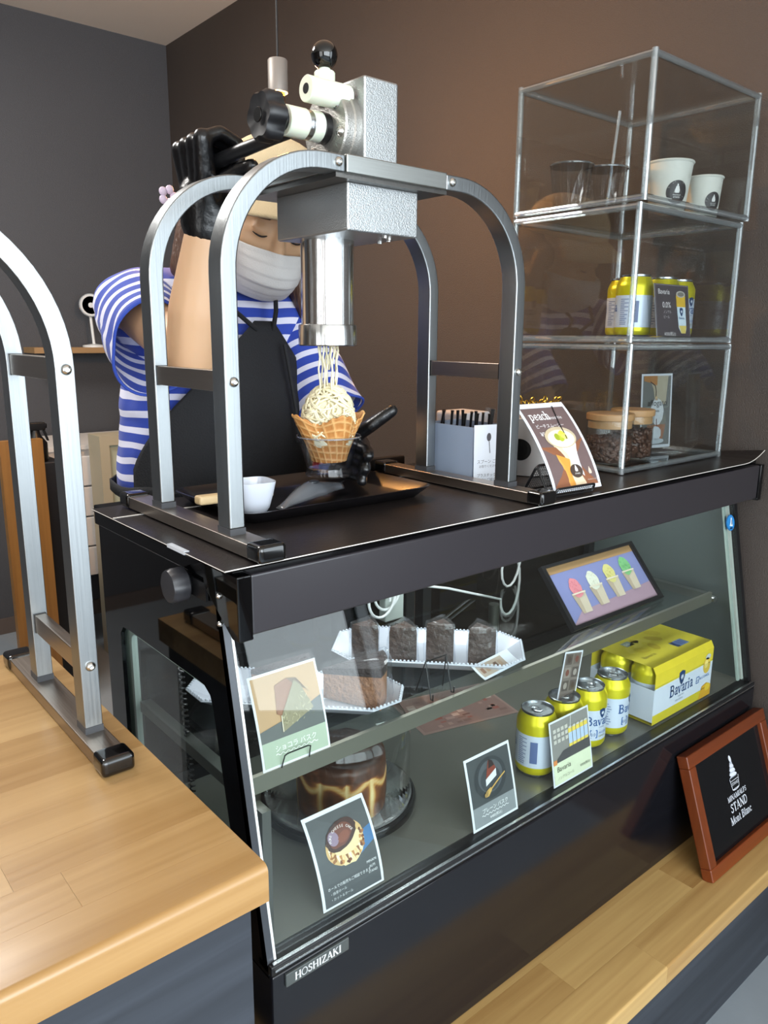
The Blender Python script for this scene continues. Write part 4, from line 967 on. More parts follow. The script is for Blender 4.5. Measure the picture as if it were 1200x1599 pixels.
# paper cups
m_cup = mat('white_paper_cup', '#dadbd2', .55, 0, var=.05, vscale=160)
def emblem(P, u, v, s, L=1, col='#e9e9e6'):
    """small mountain of piled cream in a cup, with lettering"""
    P.ell(u, v+.62*s, .10*s, .16*s, col, L, 12).ell(u, v+.30*s, .24*s, .26*s, col, L, 16).ell(u, v+.10*s, .32*s, .20*s, col, L, 16)
    P.star([(u-.34*s, v+.02*s), (u+.34*s, v+.02*s), (u+.26*s, v-.28*s), (u-.26*s, v-.28*s)], col, L)
def paper_cup(c, z, rb, rt_, h, rz, label):
    t = thing('paper_cup', label, 'cup', (c[0], c[1], z), math.radians(rz), 'paper cups in the top acrylic box')
    MB().lathe([(0, .003), (rb-.001, .003), (rb, 0), (rt_, h), (rt_-.0012, h-.0005), (rb-.001, .005), (0, .005)], 48).build('cup_wall', m_cup, t, world=False, smooth=True, ang=60)
    MB().lathe([(rt_-.0010, h-.002), (rt_+.0012, h-.0022), (rt_+.0022, h), (rt_+.0010, h+.0020), (rt_-.0012, h+.0014)], 48).build('rolled_rim', m_cup, t, world=False, smooth=True)
    def mp(u, v, k):
        r = rb+(rt_-rb)*v/h+.0003+k; a = u/((rb+rt_)/2); return W(t) @ Vector((r*math.sin(a), -r*math.cos(a), v))
    P = Print(); P.ell(0, h*.42, h*.215, h*.215, '#2e2b2c', 1, 32); emblem(P, 0, h*.45, h*.155, 2); P.text('MINAMIALPS', 0, h*.36, h*.030, '#e9e9e6', 2, 'c').text('STAND', 0, h*.315, h*.045, '#e9e9e6', 2, 'c')
    for k in range(40): u = random.uniform(-.045, .045); v = random.uniform(h*.06, h*.92); P.line([(u, v), (u+random.uniform(-.006, .006), v+random.uniform(-.004, .004))], .0004, '#c5c6bd', 1)
    P.text('STAND', h*.35, h*.70, h*.09, '#bfc0b6', 1, 'c'); P.build('print', t, mp)
paper_cup((1.418, .852), ZB3, .031, .0425, .096, -32, 'larger white paper cup with round black emblem on acrylic shelf')
paper_cup((1.508, .830), ZB3, .028, .0345, .078, -22, 'smaller white paper cup with round black emblem on acrylic shelf')
m_clr = glass('clear_plastic_cup', '#f7f9fb', .9)
for x, y, lab in ((1.262, .960, 'clear plastic cup nearer the machine in top acrylic box'), (1.335, .935, 'clear plastic cup with a straw in top acrylic box')):
    t = thing('plastic_cup', lab, 'cup', (x, y, ZB3), 0, 'clear cups in the top acrylic box')
    MB().lathe([(0, .002), (.028, .002), (.039, .085), (.0405, .088)], 40).build('cup_wall', m_clr, t, world=False, smooth=True, ang=50)
    MB().lathe([(.0385, .086), (.0415, .086), (.0418, .088), (.0405, .0895), (.0385, .089)], 40).build('rim', glass('clear_cup_rim', '#c9cdd2', 2.4, .1), t, world=False, smooth=True)
t = thing('drinking_straw', 'clear straw standing in the plastic cup', 'straw', (1.338, .932, ZB3+.004))
MB().cyl((1.338, .932, ZB3+.005), (1.352, .925, ZB3+.190), .003, None, 12).build('tube', glass('straw_plastic', '#dfe4e8', 2.0, .2), t, smooth=True)
# coffee jars
m_bean = mat('roasted_coffee', '#5a3a2a', .35, 0, var=.4, vscale=60)
m_lidw = wood('bamboo_lid', '#b4834f', '#d0a372', .45, 0, .05)
bean = MB().sphere((0, 0, 0), (.0062, .0042, .0034), 8, 5)
def jar(c, r, h, fill, label):
    t = thing('coffee_jar', label, 'jar', (c[0], c[1], ZB1), 0, 'jars in the lowest acrylic box')
    MB().lathe([(0, .001), (r-.002, .001), (r, .003), (r, h)], 48).build('glass_wall', glass('jar_glass', '#f6f8f7', 1.0), t, world=False, smooth=True, ang=50)
    l = MB().lathe([(0, h+.001), (r+.0005, h+.001), (r+.001, h+.0025), (r+.001, h+.0115), (r-.0005, h+.013), (0, h+.013)], 48).build('lid', m_lidw, t, world=False, smooth=True, ang=40)
    MB().lathe([(0, h-.014), (r-.003, h-.014), (r-.003, h+.0005), (0, h+.0005)], 40).build('lid_plug', m_lidw, l, world=False, smooth=True, ang=40)
    mb = MB(); mb.lathe([(0, .0045), (r-.008, .0045), (r-.008, fill-.004), (0, fill-.004)], 24)
    for k in range(360):
        a = random.random()*2*PI
        if k < 290: rr = r-.0052; z = random.uniform(.008, fill)
        else: rr = math.sqrt(random.random())*(r-.007); z = fill-.001
        Mx = Matrix.Translation((rr*math.cos(a), rr*math.sin(a), z)) @ Matrix.Rotation(a+PI/2, 4, 'Z') @ Matrix.Rotation(random.uniform(-1.2, 1.2), 4, 'Y') @ Matrix.Rotation(random.uniform(-.5, .5), 4, 'X')
        mb.add([Mx @ p for p in bean.v], bean.f)
    tag(mb.build('coffee_beans', m_bean, t, world=False, smooth=True, ang=180), kind='stuff')
jar((1.262, .838), .043, .082, .048, 'glass jar of coffee beans with bamboo lid nearest the peach card')
jar((1.355, .850), .041, .084, .056, 'glass jar of coffee beans with bamboo lid beside the affogato card')
# affogato card in a clear holder
P = Print(); wd, h = .088, .152
P.rect(.004, .006, wd-.004, h-.004, '#6d6f6c', 1).star([(.020, h-.004), (.076, h-.004), (.070, .090), (.040, .090), (.034, .120)], '#b5ab93', 2).star([(.006, h-.004), (.044, h-.004), (.044, .128), (.024, .134), (.006, .138)], '#b07a45', 3)
P.line([(.024, .136), (.038, .128), (.041, .118), (.041, .100)], .0022, '#3b241b', 4).star([(.036, .098), (.042, .108), (.048, .098)], '#d9b98b', 5)
P.star([(.016, .066), (.074, .066), (.066, .016), (.022, .016)], '#7b7a72', 2).star([(.018, .048), (.072, .048), (.064, .016), (.024, .016)], '#9b6a4d', 3).ell(.045, .075, .019, .028, '#d5d9dc', 5, 22, 0, .06).ell(.045, .030, .014, .015, '#cfd6dc', 5, 18, 0, .06).ell(.042, .014, .026, .006, '#c3ccd2', 5, 18)
P.line([(.044, .060), (.045, .044)], .002, '#6b3a25', 6).line([(.014, .084), (.076, .084)], .0012, '#8e9a90', 4)
P.text('affogato', .045, .087, .0175, '#0c0c0c', 7, 'c').text('¥450', .045, .074, .006, '#2a2a2a', 7, 'c')
am = planar((1.425, .872, ZB1+.009), (.98, -.20, 0), (0, .06, 1))
t = card('menu_card', 'affogato picture card standing in clear holder beside coffee jar', am, wd, h, P)
hm = lambda u, v, k=0: am(u-.002, v-.008, k)
mb = MB().grid(lambda a, b: hm(a*(wd+.004), b*(h+.010), .0025), 2, 2); mb.grid(lambda a, b: hm(a*(wd+.004), b*(h+.010), -.0025), 2, 2); mb.build('holder', m_acr, t)
mb = MB(); M_ = lookM(hm(wd/2, 0), (.98, -.20, 0), (.20, .98, 0)); mb.box(-.046, .046, -.022, .030, -.0006, .0024, M_); mb.build('holder_foot', m_rod, t)
# dark price card in front of the cans
P = Print(); wd, h = .112, .098
P.rect(0, 0, wd, h, '#4a4347', 1).line([(.0015, .0015), (wd-.0015, .0015), (wd-.0015, h-.0015), (.0015, h-.0015), (.0015, .0015)], .001, '#8d868a', 2)
P.text('Bavaria', .010, .080, .013, '#e4e0e0', 2).text('0.0%', .022, .056, .0145, '#e4e0e0', 2).text('ノンアル', .024, .046, .0065, '#c9c3c5', 2).text('ビール', .024, .037, .0065, '#c9c3c5', 2).text('¥350(税込)', .024, .006, .0080, '#e4e0e0', 2)
P.star([(.068, .078), (.098, .078), (.098, .018), (.094, .010), (.080, .010), (.072, .020)], '#cfe0ea', 3).star([(.068, .080), (.098, .080), (.098, .058), (.068, .058)], '#d9b23a', 4).star([(.073, .024), (.098, .024), (.094, .010), (.080, .010)], '#d9c56a', 4).ell(.083, .081, .015, .006, '#b9b7ad', 5, 20).ell(.083, .081, .011, .004, '#7d7a72', 6, 18)
shield(P, .083, .050, .007, 5); P.text('Bavaria', .083, .036, .006, '#3c5f92', 5, 'c')
dm = planar((1.292, .773, ZB2+.003), (1, -.02, 0), (-.10, .16, 1))
t = card('price_card', 'dark price card picturing a yellow can in slanted clear holder', dm, wd, h, P, th=.001)
mb = MB().grid(lambda a, b: dm(-.022+a*(wd+.046), -.001+b*(h+.010), -.002), 2, 2); mb.build('holder', m_acr, t); MB().box(1.297, 1.40, .772, .798, ZB2, ZB2+.002).build('holder_foot', m_acr, t)

# ================================================================ on the roof of the case
# peach smoothie card on a black mesh easel
P = Print(); wd, h = .112, .156
P.rect(.006, .006, wd-.006, h-.010, '#6f5d5c', 1).star([(.006, .006), (wd-.006, .006), (wd-.006, .084), (.070, .070), (.006, .074)], '#8d5b40', 2)
P.star([(.026, .088), (.090, .088), (.078, .008), (.040, .008)], '#e6d3b2', 3).star([(.030, .060), (.056, .050), (.052, .008), (.040, .008)], '#d99a45', 4).star([(.050, .072), (.086, .078), (.078, .020), (.060, .040)], '#e5e9ee', 4)
P.ell(.058, .088, .035, .019, '#c6b798', 5, 30).ell(.058, .086, .030, .0155, '#ece6c9', 6, 28)
for q in ((.050, .089, '#9aa82f'), (.058, .086, '#b5c03a'), (.064, .094, '#d9d34a'), (.060, .092, '#e3dc66'), (.067, .089, '#e8e07a')): P.ell(q[0], q[1], .006, .006, q[2], 7, 12, 0, .1)
P.line([(.070, .084), (.071, .112), (.080, .148)], .0022, '#1e1b1c', 8)
P.ell(.062, .030, .014, .011, '#4a3d35', 6, 24); emblem(P, .062, .032, .010, 7); P.text('STAND', .062, .0245, .0035, '#e9e9e6', 7, 'c')
emblem(P, .093, .026, .011, 4, '#d9c6b5'); P.text('MINAMIALPS STAND', .093, .013, .0024, '#d9c6b5', 4, 'c')
P.serif('peach', .014, h-.034, .0165, '#f2efef', 3).text('Smoothie', .052, h-.034, .0090, '#f2efef', 3).text('ピーチスムージー', .016, h-.049, .0082, '#f2efef', 3).text('¥580', .018, h-.064, .0105, '#f2efef', 3).text('(税込)', .042, h-.064, .0056, '#f2efef', 3)
pm = bent((.9385, .7115, .9895), (.995, -.06, 0), (0, .30, .95), h, .048, 1.7)
card('menu_card', 'brown peach smoothie card curling on a black mesh easel', lambda u, v, k=0: pm(u, v, k), wd, h, P, 'menu card')
t = thing('mesh_easel', 'black metal mesh easel holding the peach smoothie card', 'easel', (.985, .745, .984))
fm = planar((.930, .7165, .9870), (.995, -.06, 0), (0, .52, .85)); Ue = Vector((.995, -.06, 0)).normalized()
def loop(pts, r, name, par): return MB().tube(pts, r, 8, True).build(name, m_blk, par, smooth=True)
loop([fm(*p) for p in rrect(0, .088, 0, .050, .006, 3)], .0017, 'front_frame', t)
lip = planar((.930, .7050, .9868), (.995, -.06, 0), (-.02, -.35, .9)); loop([lip(*p) for p in rrect(0, .088, 0, .013, .004, 3)], .0019, 'lip_frame', t)
bk = planar(fm(0, .049), (.995, -.06, 0), (0, .50, -.86)); loop([bk(*p) for p in rrect(0, .088, 0, .047, .006, 3)], .0019, 'back_frame', t)
for name, f_, hh_ in (('lip_mesh', lip, .013), ('back_mesh', bk, .047), ('front_mesh', fm, .050)):
    mb = MB(); n = int(.088/.0042); k = int(hh_/.0042)
    for i in range(1, n): mb.tube([f_(.088*i/n, .001), f_(.088*i/n, hh_-.001)], .00042, 3)
    for j in range(1, k): mb.tube([f_(.001, hh_*j/k), f_(.087, hh_*j/k)], .00042, 3)
    tag(mb.build(name, m_blk, t), kind='stuff')
# cutlery holder
m_frost = glass('frosted_polypropylene', '#c3d0e2', .6, .62, '#b9c8de', .25)
t = thing('cutlery_holder', 'frosted plastic holder full of black plastic cutlery', 'holder', (.955, .905, ZT))
hx = [(.906, .853), (.985, .853), (.985, .965), (.906, .965)]; HZ = ZT+.094
mb = MB().box(.906, .985, .853, .855, ZT+.0015, HZ).box(.906, .985, .963, .965, ZT+.0015, HZ).box(.906, .908, .855, .963, ZT+.0015, HZ).box(.983, .985, .855, .963, ZT+.0015, HZ).box(.906, .985, .853, .965, ZT, ZT+.002); mb.build('box', m_frost, t)
for i in range(12):
    x = .914+.005*(i % 3)+.003*i % .05; y = .945-.0068*i; lean = (-.012 if i == 0 else random.uniform(-.004, .004))
    c = thing('plastic_spoon', 'black plastic spoon upright in the frosted holder', 'spoon', (x, y, ZT+.003), 0, 'black cutlery in the holder')
    MB().tube([(x, y, ZT+.004), (x+.002, y, ZT+.06), (x+.004, y+lean, HZ+.012+random.uniform(0, .008)), (x+.004, y+lean*1.1, HZ+.016+random.uniform(0, .006))], lambda s: .0030+.0026*s, 8, flat=.5).build('spoon_handle', m_blk, c, smooth=True)
c = thing('wrapped_straw_pack', 'clear wrapped black straws leaning in the frosted holder', 'straws', (.955, .868, ZT+.003))
MB().box(-.011, .011, -.002, .002, 0, .118, Matrix.Translation((.948, .872, ZT+.004)) @ Matrix.Rotation(.16, 4, 'Y')).build('wrapper', m_film, c)
MB().box(.002, .009, -.0012, .0012, .002, .117, Matrix.Translation((.948, .872, ZT+.004)) @ Matrix.Rotation(.16, 4, 'Y')).build('straw', m_blk, c)
P = Print(); wd, h = .082, .098
P.ell(.028, .078, .0042, .0068, '#4d4b4e', 1, 20).line([(.0285, .071), (.0305, .052)], .0013, '#4d4b4e', 1).text('スプーン ご自由に', .006, .036, .0068, '#4d4b4e', 1).text('お取りください', .010, .029, .0050, '#6a686c', 1).text('プラスチックごみ', .006, .014, .0062, '#4d4b4e', 1).text('削減にご協力を', .006, .006, .0062, '#4d4b4e', 1)
card('notice_card', 'white notice with a spoon drawing leaning on the frosted holder', planar((.9045, .8475, ZT), (.95, -.24, 0), (-.10, .05, 1)), wd, h, P)
# white tub with gold loop picks
t = thing('paper_tub', 'white paper tub with black dot behind the peach card', 'tub', (1.085, .880, ZT))
MB().lathe([(0, 0), (.046, 0), (.056, .098), (.0575, .099), (.056, .101), (.0545, .099), (.0445, .003), (0, .003)], 40, Matrix.Translation((1.085, .880, ZT))).build('tub_wall', mat('white_tub', '#d3d1cf', .5), t, smooth=True, ang=50)
P = Print(); P.ell(0, .046, .019, .019, '#161616', 1, 28)
P.build('dot_print', t, lambda u, v, k: Vector((1.085, .880, ZT))+Vector(((.0462+.0102*v/.1+k+.0003)*math.sin(u/.050-1.25), -(.0462+.0102*v/.1+k+.0003)*math.cos(u/.050-1.25), v)))
m_gold = mat('brass_picks', '#c19a3c', .25, .9)
for i in range(16):
    a = 2*PI*i/16+random.uniform(-.2, .2); r = random.uniform(.008, .046); x, y = 1.085+r*math.cos(a), .880+r*math.sin(a); z = ZT+.113+random.uniform(0, .014)
    c = thing('cocktail_pick', 'gold loop topped pick standing in the white tub', 'pick', (x, y, ZT+.004), 0, 'gold picks in the tub')
    MB().tube([(x*.6+1.085*.4, y*.6+.880*.4, ZT+.006), (x, y, z)], .0009, 5).build('pick_stem', m_gold, c)
    MB().tube([(x+.0048*math.cos(q), y+.0048*math.sin(q)*math.sin(a), z+.0048+.0048*math.sin(q)) for q in [2*PI*k/14 for k in range(14)]], .0011, 5, True).build('pick_loop', m_gold, c, smooth=True)
# napkin pack
t = thing('napkin_pack', 'white folded napkin pack behind the frosted holder', 'napkins', (1.035, .985, ZT))
MB().box(.990, 1.060, .955, 1.028, ZT, ZT+.104).build('napkins', mat('soft_white_paper', '#cfcdd0', .7, bump=.3, bscale=60), t, bevel=.006, seg=3)

# serving tray with cup, brush and scoop
def tray():
    t = thing('serving_tray', 'shallow black rectangular tray under the press', 'tray', (.640, .930, ZT))
    x0, x1, y0, y1 = .470, .800, .822, 1.040; offs = [(.024, 0, .012), (.020, 0, .014), (.002, .016, .026), (0, .0175, .028), (.0025, .018, .027), (.021, .003, .015), (.026, .0022, .012)]
    vs = []; n = 0
    for o_, z, r in offs:
        ring = rrect(x0+o_, x1-o_, y0+o_, y1-o_, r, 6); n = len(ring); vs += [(p[0], p[1], ZT+z) for p in ring]
    fs = [(j*n+i, j*n+(i+1) % n, (j+1)*n+(i+1) % n, (j+1)*n+i) for j in range(len(offs)-1) for i in range(n)]+[tuple(range(n))[::-1], tuple(range((len(offs)-1)*n, len(offs)*n))]
    MB().add(vs, fs).build('tray_body', mat('black_tray', '#171517', .28, 0, var=.1, vscale=20, coat=.15), t, smooth=True, ang=45)
tray()
t = thing('white_cup', 'small square white porcelain cup on the black tray', 'cup', (.513, .876, ZT+.0025), math.radians(-8))
def sq(r, s, n=28): return [(r*(abs(math.cos(a))**(2/s))*math.copysign(1, math.cos(a)), r*(abs(math.sin(a))**(2/s))*math.copysign(1, math.sin(a))) for a in [2*PI*i/n for i in range(n)]]
vs = []; pr2 = [(.010, 0, 2.6), (.0145, .0008, 2.6), (.0205, .012, 2.8), (.0250, .032, 3.2), (.0270, .046, 3.8), (.0270, .0468, 3.8), (.0255, .0465, 3.8), (.0232, .032, 3.2), (.0185, .012, 2.8), (.010, .006, 2.6)]
for r, z, s_ in pr2: vs += [(p[0], p[1], z) for p in sq(r, s_)]
fs = [(j*28+i, j*28+(i+1) % 28, (j+1)*28+(i+1) % 28, (j+1)*28+i) for j in range(len(pr2)-1) for i in range(28)]+[tuple(range(28))[::-1], tuple(range(9*28, 10*28))]
MB().add(vs, fs).build('cup_body', m_porc, t, world=False, smooth=True, ang=50)
t = thing('wooden_brush', 'pale wooden handled brush resting on the tray rim', 'brush', (.500, .935, ZT+.02))
Mb = lookM((.447, .905, ZT+.026), (.90, .05, -.03), (-.05, .90, 0))
MB().box(0, .085, -.0085, .0085, -.006, .006, Mb).build('handle', wood('pale_beech', '#c9ab7c', '#dcc49b', .5, 0, .1), t, bevel=.004, seg=3)
MB().box(.080, .112, -.012, .012, -.003, .003, Mb).build('bristles', mat('pale_bristle', '#cdbb9b', .8, bump=.6, bscale=300), t, bevel=.001)
t = thing('plastic_scoop', 'dark grey plastic scoop lying across the black tray', 'scoop', (.600, .895, ZT+.003))
def scoop(u, v):
    x = .150*u; prof = .024*math.sin(min(1, u*2.2)*PI/2)*(1 if u < .62 else max(.10, 1-(u-.62)/.38*.9)); a = (v-.5)*PI*.95
    zz = .026*math.sin(min(1, u*1.9)*PI*.5)*(1 if u < .45 else max(.15, 1-(u-.45)*1.15))
    return Vector((.548+x, .868+.062*u+math.sin(a)*max(.008, prof*.72), ZT+.006+zz*math.cos(a*.9)+.001))
MB().grid(scoop, 26, 13).build('scoop_body', mat('smoky_grey_plastic', '#67696d', .2, 0, coat=.4), t, smooth=True, ang=80, solid=.0022)
MB().tube([scoop(.98, .5), scoop(.98, .5)+Vector((.012, .006, .001))], .002, 8).build('scoop_tip', m_blk, t)
MB().sphere(scoop(.5, .42)+Vector((0, 0, .001)), (.010, .006, .003), 14, 8).build('thumb_dent', mat('smoky_dark_plastic', '#2d2f33', .3), t, smooth=True, ang=180)
# framed sign on the bench
t = thing('framed_sign', 'black sign in a reddish wooden frame leaning on case front', 'sign', (1.42, .58, .237))
fU, fV = Vector((1, 0, 0)), Vector((0, .075, .222)).normalized(); fO = Vector((1.268, .561, .2375)); fN = fU.cross(fV)
fm2 = planar(fO, fU, fV); wd, h, b_ = .312, .236, .024
m_fr = wood('reddish_frame_wood', '#54240e', '#7d3a16', .35, 0, .3); m_fr2 = wood('reddish_frame_wood_upright', '#54240e', '#7d3a16', .35, 2, .3)
for u0, u1, v0, v1, mm in ((0, wd, 0, b_, m_fr), (0, wd, h-b_, h, m_fr), (0, b_, b_, h-b_, m_fr2), (wd-b_, wd, b_, h-b_, m_fr2)):
    MB().add([fm2(u, v, k) for k in (-.012, .010) for u, v in ((u0, v0), (u1, v0), (u1, v1), (u0, v1))], [(0, 3, 2, 1), (4, 5, 6, 7), (0, 1, 5, 4), (1, 2, 6, 5), (2, 3, 7, 6), (3, 0, 4, 7)]).build('frame_rail', mm, t, bevel=.0025)
sg = sheet('board', t, lambda u, v, k=0: fm2(u+b_-.002, v+b_-.002, k+.001), wd-2*b_+.004, h-2*b_+.004, mat('blackboard_print', '#0a0c0f', .16, 0), .004, 2)
P = Print(); c_ = wd*.5; lc = '#d5dae2'
P.ell(c_, .1790, .0042, .0075, lc, 1, 14, .3)
for k in range(7): P.ell(c_, .170-.0042*k, .0055+.0016*k, .0034, lc if k % 2 else '#aab1bd', 1+(k % 2), 18, .10*(-1)**k)
P.star([(c_-.0165, .1435), (c_+.0165, .1435), (c_+.0130, .122), (c_-.0130, .122)], '#14171a', 3).line([(c_-.0170, .1435), (c_-.0130, .1215), (c_+.0130, .1215), (c_+.0170, .1435)], .0013, lc, 4).ell(c_, .1215, .013, .0035, lc, 2, 18).ell(c_, .1228, .0125, .0030, '#14171a', 3, 18).text('STAND', c_, .1290, .0080, lc, 5, 'c').line([(c_-.0160, .1380), (c_+.0160, .1380)], .001, lc, 4)
P.serif('MINAMIALPS', c_, .104, .0098, lc, 1, 'c').serif('STAND', c_, .082, .0165, lc, 1, 'c').serif('Mont Blanc', c_, .061, .0145, lc, 1, 'c')
P.build('sign_print', sg, lambda u, v, k: fm2(u, v, k+.0014))

# ================================================================ the far end of the room
t = thing('wall_shelf', 'narrow wooden wall shelf on the charcoal wall', 'shelf', (1.1, 3.27, 1.148))
MB().box(.930, 1.42, 3.20, 3.34, 1.146, 1.168).build('board', wood('shelf_oak', '#8a6a45', '#a9865c', .5, 0, .05), t)
t = thing('desk_fan', 'small white round fan on a thin stand on shelf', 'fan', (1.17, 3.26, 1.168))
MB().lathe([(0, 0), (.045, 0), (.045, .008), (.008, .014), (0, .014)], 24, Matrix.Translation((1.185, 3.262, 1.168))).build('base', m_white, t, smooth=True)
MB().cyl((1.185, 3.262, 1.178), (1.178, 3.262, 1.30), .006, None, 12).build('pole', m_white, t, smooth=True)
Mf = Matrix(((1, 0, 0, 1.178), (0, 0, 1, 3.25), (0, -1, 0, 1.335), (0, 0, 0, 1)))
mb = MB()
for r in (.042, .034, .026, .018): mb.lathe([(r-.001, 0), (r+.001, 0), (r+.001, -.003), (r-.001, -.003)], 28, Mf)
tag(mb.build('grille', m_white, t, smooth=True), kind='stuff')
MB().lathe([(0, .012), (.044, .012), (.046, 0), (.042, .002), (0, .004)], 28, Mf).build('housing', mat('pale_fan_grey', '#aeb4b8', .5), t, smooth=True)
MB().lathe([(0, -.006), (.010, -.005), (.012, 0)], 16, Mf).build('hub', m_white, t, smooth=True)
t = thing('drawer_unit', 'white drawer unit on dark legs by the charcoal wall', 'drawers', (1.02, 3.1, 0))
MB().box(.842, 1.30, 2.96, 3.32, .30, .795).build('carcass', mat('white_laminate', '#d8d2cc', .5), t)
for k in range(4):
    z0 = .305+.118*k; d = MB().box(.850, 1.29, 2.934, 2.950, z0, z0+.112).build('drawer', mat('white_drawer', '#dfd9d4', .45), t, bevel=.003); MB().box(1.02, 1.12, 2.922, 2.935, z0+.085, z0+.092).build('pull', mat('grey_pull', '#8d8a86', .4), d)
MB().box(.842, 1.30, 2.945, 3.32, .796, .812).build('top', mat('white_laminate', '#d8d2cc', .5), t)
for x in (.852, 1.27):
    for y in (2.96, 3.29): MB().box(x, x+.025, y, y+.025, 0, .30).build('leg', m_blk, t)
t = thing('beige_cabinet', 'beige glass fronted cabinet behind the person in stripes', 'cabinet', (1.2, 2.95, 0))
m_bei = mat('beige_paint', '#b3a88f', .5)
MB().box(1.005, 1.45, 2.80, 2.90, 0, .86).build('carcass', m_bei, t)
for a in ((1.005, 1.04, 0, .86), (1.41, 1.45, 0, .86), (1.04, 1.41, .825, .86), (1.04, 1.41, 0, .05)): MB().box(a[0], a[1], 2.785, 2.80, a[2], a[3]).build('door_rail', m_bei, t)
MB().box(1.04, 1.41, 2.797, 2.7995, .05, .825).build('door_pane', mat('pale_reeded_panel', '#b9bda6', .25), t)
t = thing('board_easel', 'wooden easel frame standing on the floor by charcoal wall', 'easel', (.67, 2.5, 0))
m_pine = wood('orange_pine', '#6f4a20', '#a3743a', .45, 2, .15)
for x in (.600, .690): MB().add([(x, 2.49, 0), (x+.034, 2.49, 0), (x+.034, 2.52, 0), (x, 2.52, 0), (x, 2.49, .905), (x+.034, 2.49, .905), (x+.034, 2.52, .905), (x, 2.52, .905)], [(0, 3, 2, 1), (4, 5, 6, 7), (0, 1, 5, 4), (1, 2, 6, 5), (2, 3, 7, 6), (3, 0, 4, 7)]).build('post', m_pine, t)
for z in (.12, .86): MB().box(.634, .690, 2.497, 2.513, z, z+.03).build('rail', m_pine, t)
t = thing('storage_tower', 'dark storage tower with a spray bottle on top', 'tower', (.76, 2.66, 0))
MB().box(.664, .80, 2.56, 2.75, 0, .82).build('tower_body', mat('dark_storage', '#1c1c1f', .5), t, bevel=.004)
t = thing('spray_bottle', 'black trigger spray bottle standing by the wooden easel', 'bottle', (.73, 2.60, .82))
MB().lathe([(0, 0), (.032, 0), (.034, .01), (.034, .06), (.016, .085), (.013, .10), (0, .10)], 20, Matrix.Translation((.735, 2.60, .82))).build('bottle_body', m_blk, t, smooth=True, ang=50)
MB().box(.700, .765, 2.588, 2.612, .92, .945).box(.764, .772, 2.594, 2.606, .925, .940).build('spray_head', m_blk, t, bevel=.003)
MB().add([(.757, 2.594, .922), (.764, 2.594, .922), (.775, 2.594, .885), (.770, 2.594, .885), (.757, 2.606, .922), (.764, 2.606, .922), (.775, 2.606, .885), (.770, 2.606, .885)], [(0, 3, 2, 1), (4, 5, 6, 7), (0, 1, 5, 4), (1, 2, 6, 5), (2, 3, 7, 6), (3, 0, 4, 7)]).build('trigger', m_blk, t)
t = thing('side_table', 'narrow wooden side table behind the display case', 'table', (.98, 1.44, 0))
MB().box(.925, 1.040, 1.26, 1.62, .905, .930).build('table_top', wood('table_oak', '#94713f', '#bf9c66', .45, 0, .1), t, bevel=.003)
for x in (.930, 1.000):
    for y in (1.275, 1.575): MB().box(x, x+.035, y, y+.035, 0, .905).build('leg', m_blk, t)
t = thing('milk_carton', 'small red and white carton on the side table', 'carton', (.990, 1.43, .930))
MB().box(.955, 1.025, 1.395, 1.465, .930, .952).build('red_base', mat('carton_red', '#a3252f', .5), t); MB().box(.955, 1.025, 1.395, 1.465, .952, 1.005).build('carton_body', mat('carton_white2', '#cfcac8', .5), t)
MB().add([(.955, 1.395, 1.0052), (1.025, 1.395, 1.0052), (1.025, 1.465, 1.0052), (.955, 1.465, 1.0052), (.955, 1.43, 1.035), (1.025, 1.43, 1.035)], [(0, 3, 2, 1), (0, 1, 5, 4), (2, 3, 4, 5), (1, 2, 5), (3, 0, 4)]).build('gable_top', mat('carton_white2', '#cfcac8', .5), t)
# pendant lamp
px_, py_ = .968, 1.50
t = thing('pendant_lamp', 'grey socket pendant lamp with a glowing clear bulb', 'lamp', (px_, py_, 1.60))
MB().cyl((px_, py_, 1.775), (px_, py_, ZC), .0022, None, 8).build('cable', mat('dark_cable', '#1b1a1a', .6), t, smooth=True)
MB().lathe([(0, 1.778), (.019, 1.778), (.0205, 1.776), (.0205, 1.715), (.019, 1.714), (.017, 1.714), (.017, 1.722), (0, 1.722)], 32, Matrix.Translation((px_, py_, 0))).build('socket', mat('grey_socket_metal', '#8f8983', .45, .3), t, smooth=True, ang=40)
MB().lathe([(.014, 1.716), (.0145, 1.702), (.017, 1.692), (.026, 1.672), (.031, 1.650), (.029, 1.630), (.020, 1.616), (0, 1.611)], 32, Matrix.Translation((px_, py_, 0))).build('bulb', glass('amber_bulb_glass', '#f3d6a8', 1.3), t, smooth=True, ang=180)
pts = [(px_+.012*math.cos(i*.9), py_+.012*math.sin(i*.9), 1.660+.024*math.sin(i*1.6)) for i in range(22)]
MB().tube(pts, .0008, 5).build('filament', mat('hot_filament', '#ffb45a', .5, emit=60), t)
pl = bpy.data.lights.new('bulb_light', 'POINT'); pl.energy = 20; pl.color = (1, .62, .30); pl.shadow_soft_size = .022
po = bpy.data.objects.new('bulb_light', pl); COL.objects.link(po); po.parent = t; po.location = W(t).inverted() @ Vector((px_, py_, 1.658))
MB().lathe([(0, ZC-.02), (.04, ZC-.02), (.045, ZC-.001), (0, ZC-.001)], 24, Matrix.Translation((px_, py_, 0))).build('ceiling_rose', mat('grey_socket_metal', '#8f8983', .45, .3), t, smooth=True, ang=40)

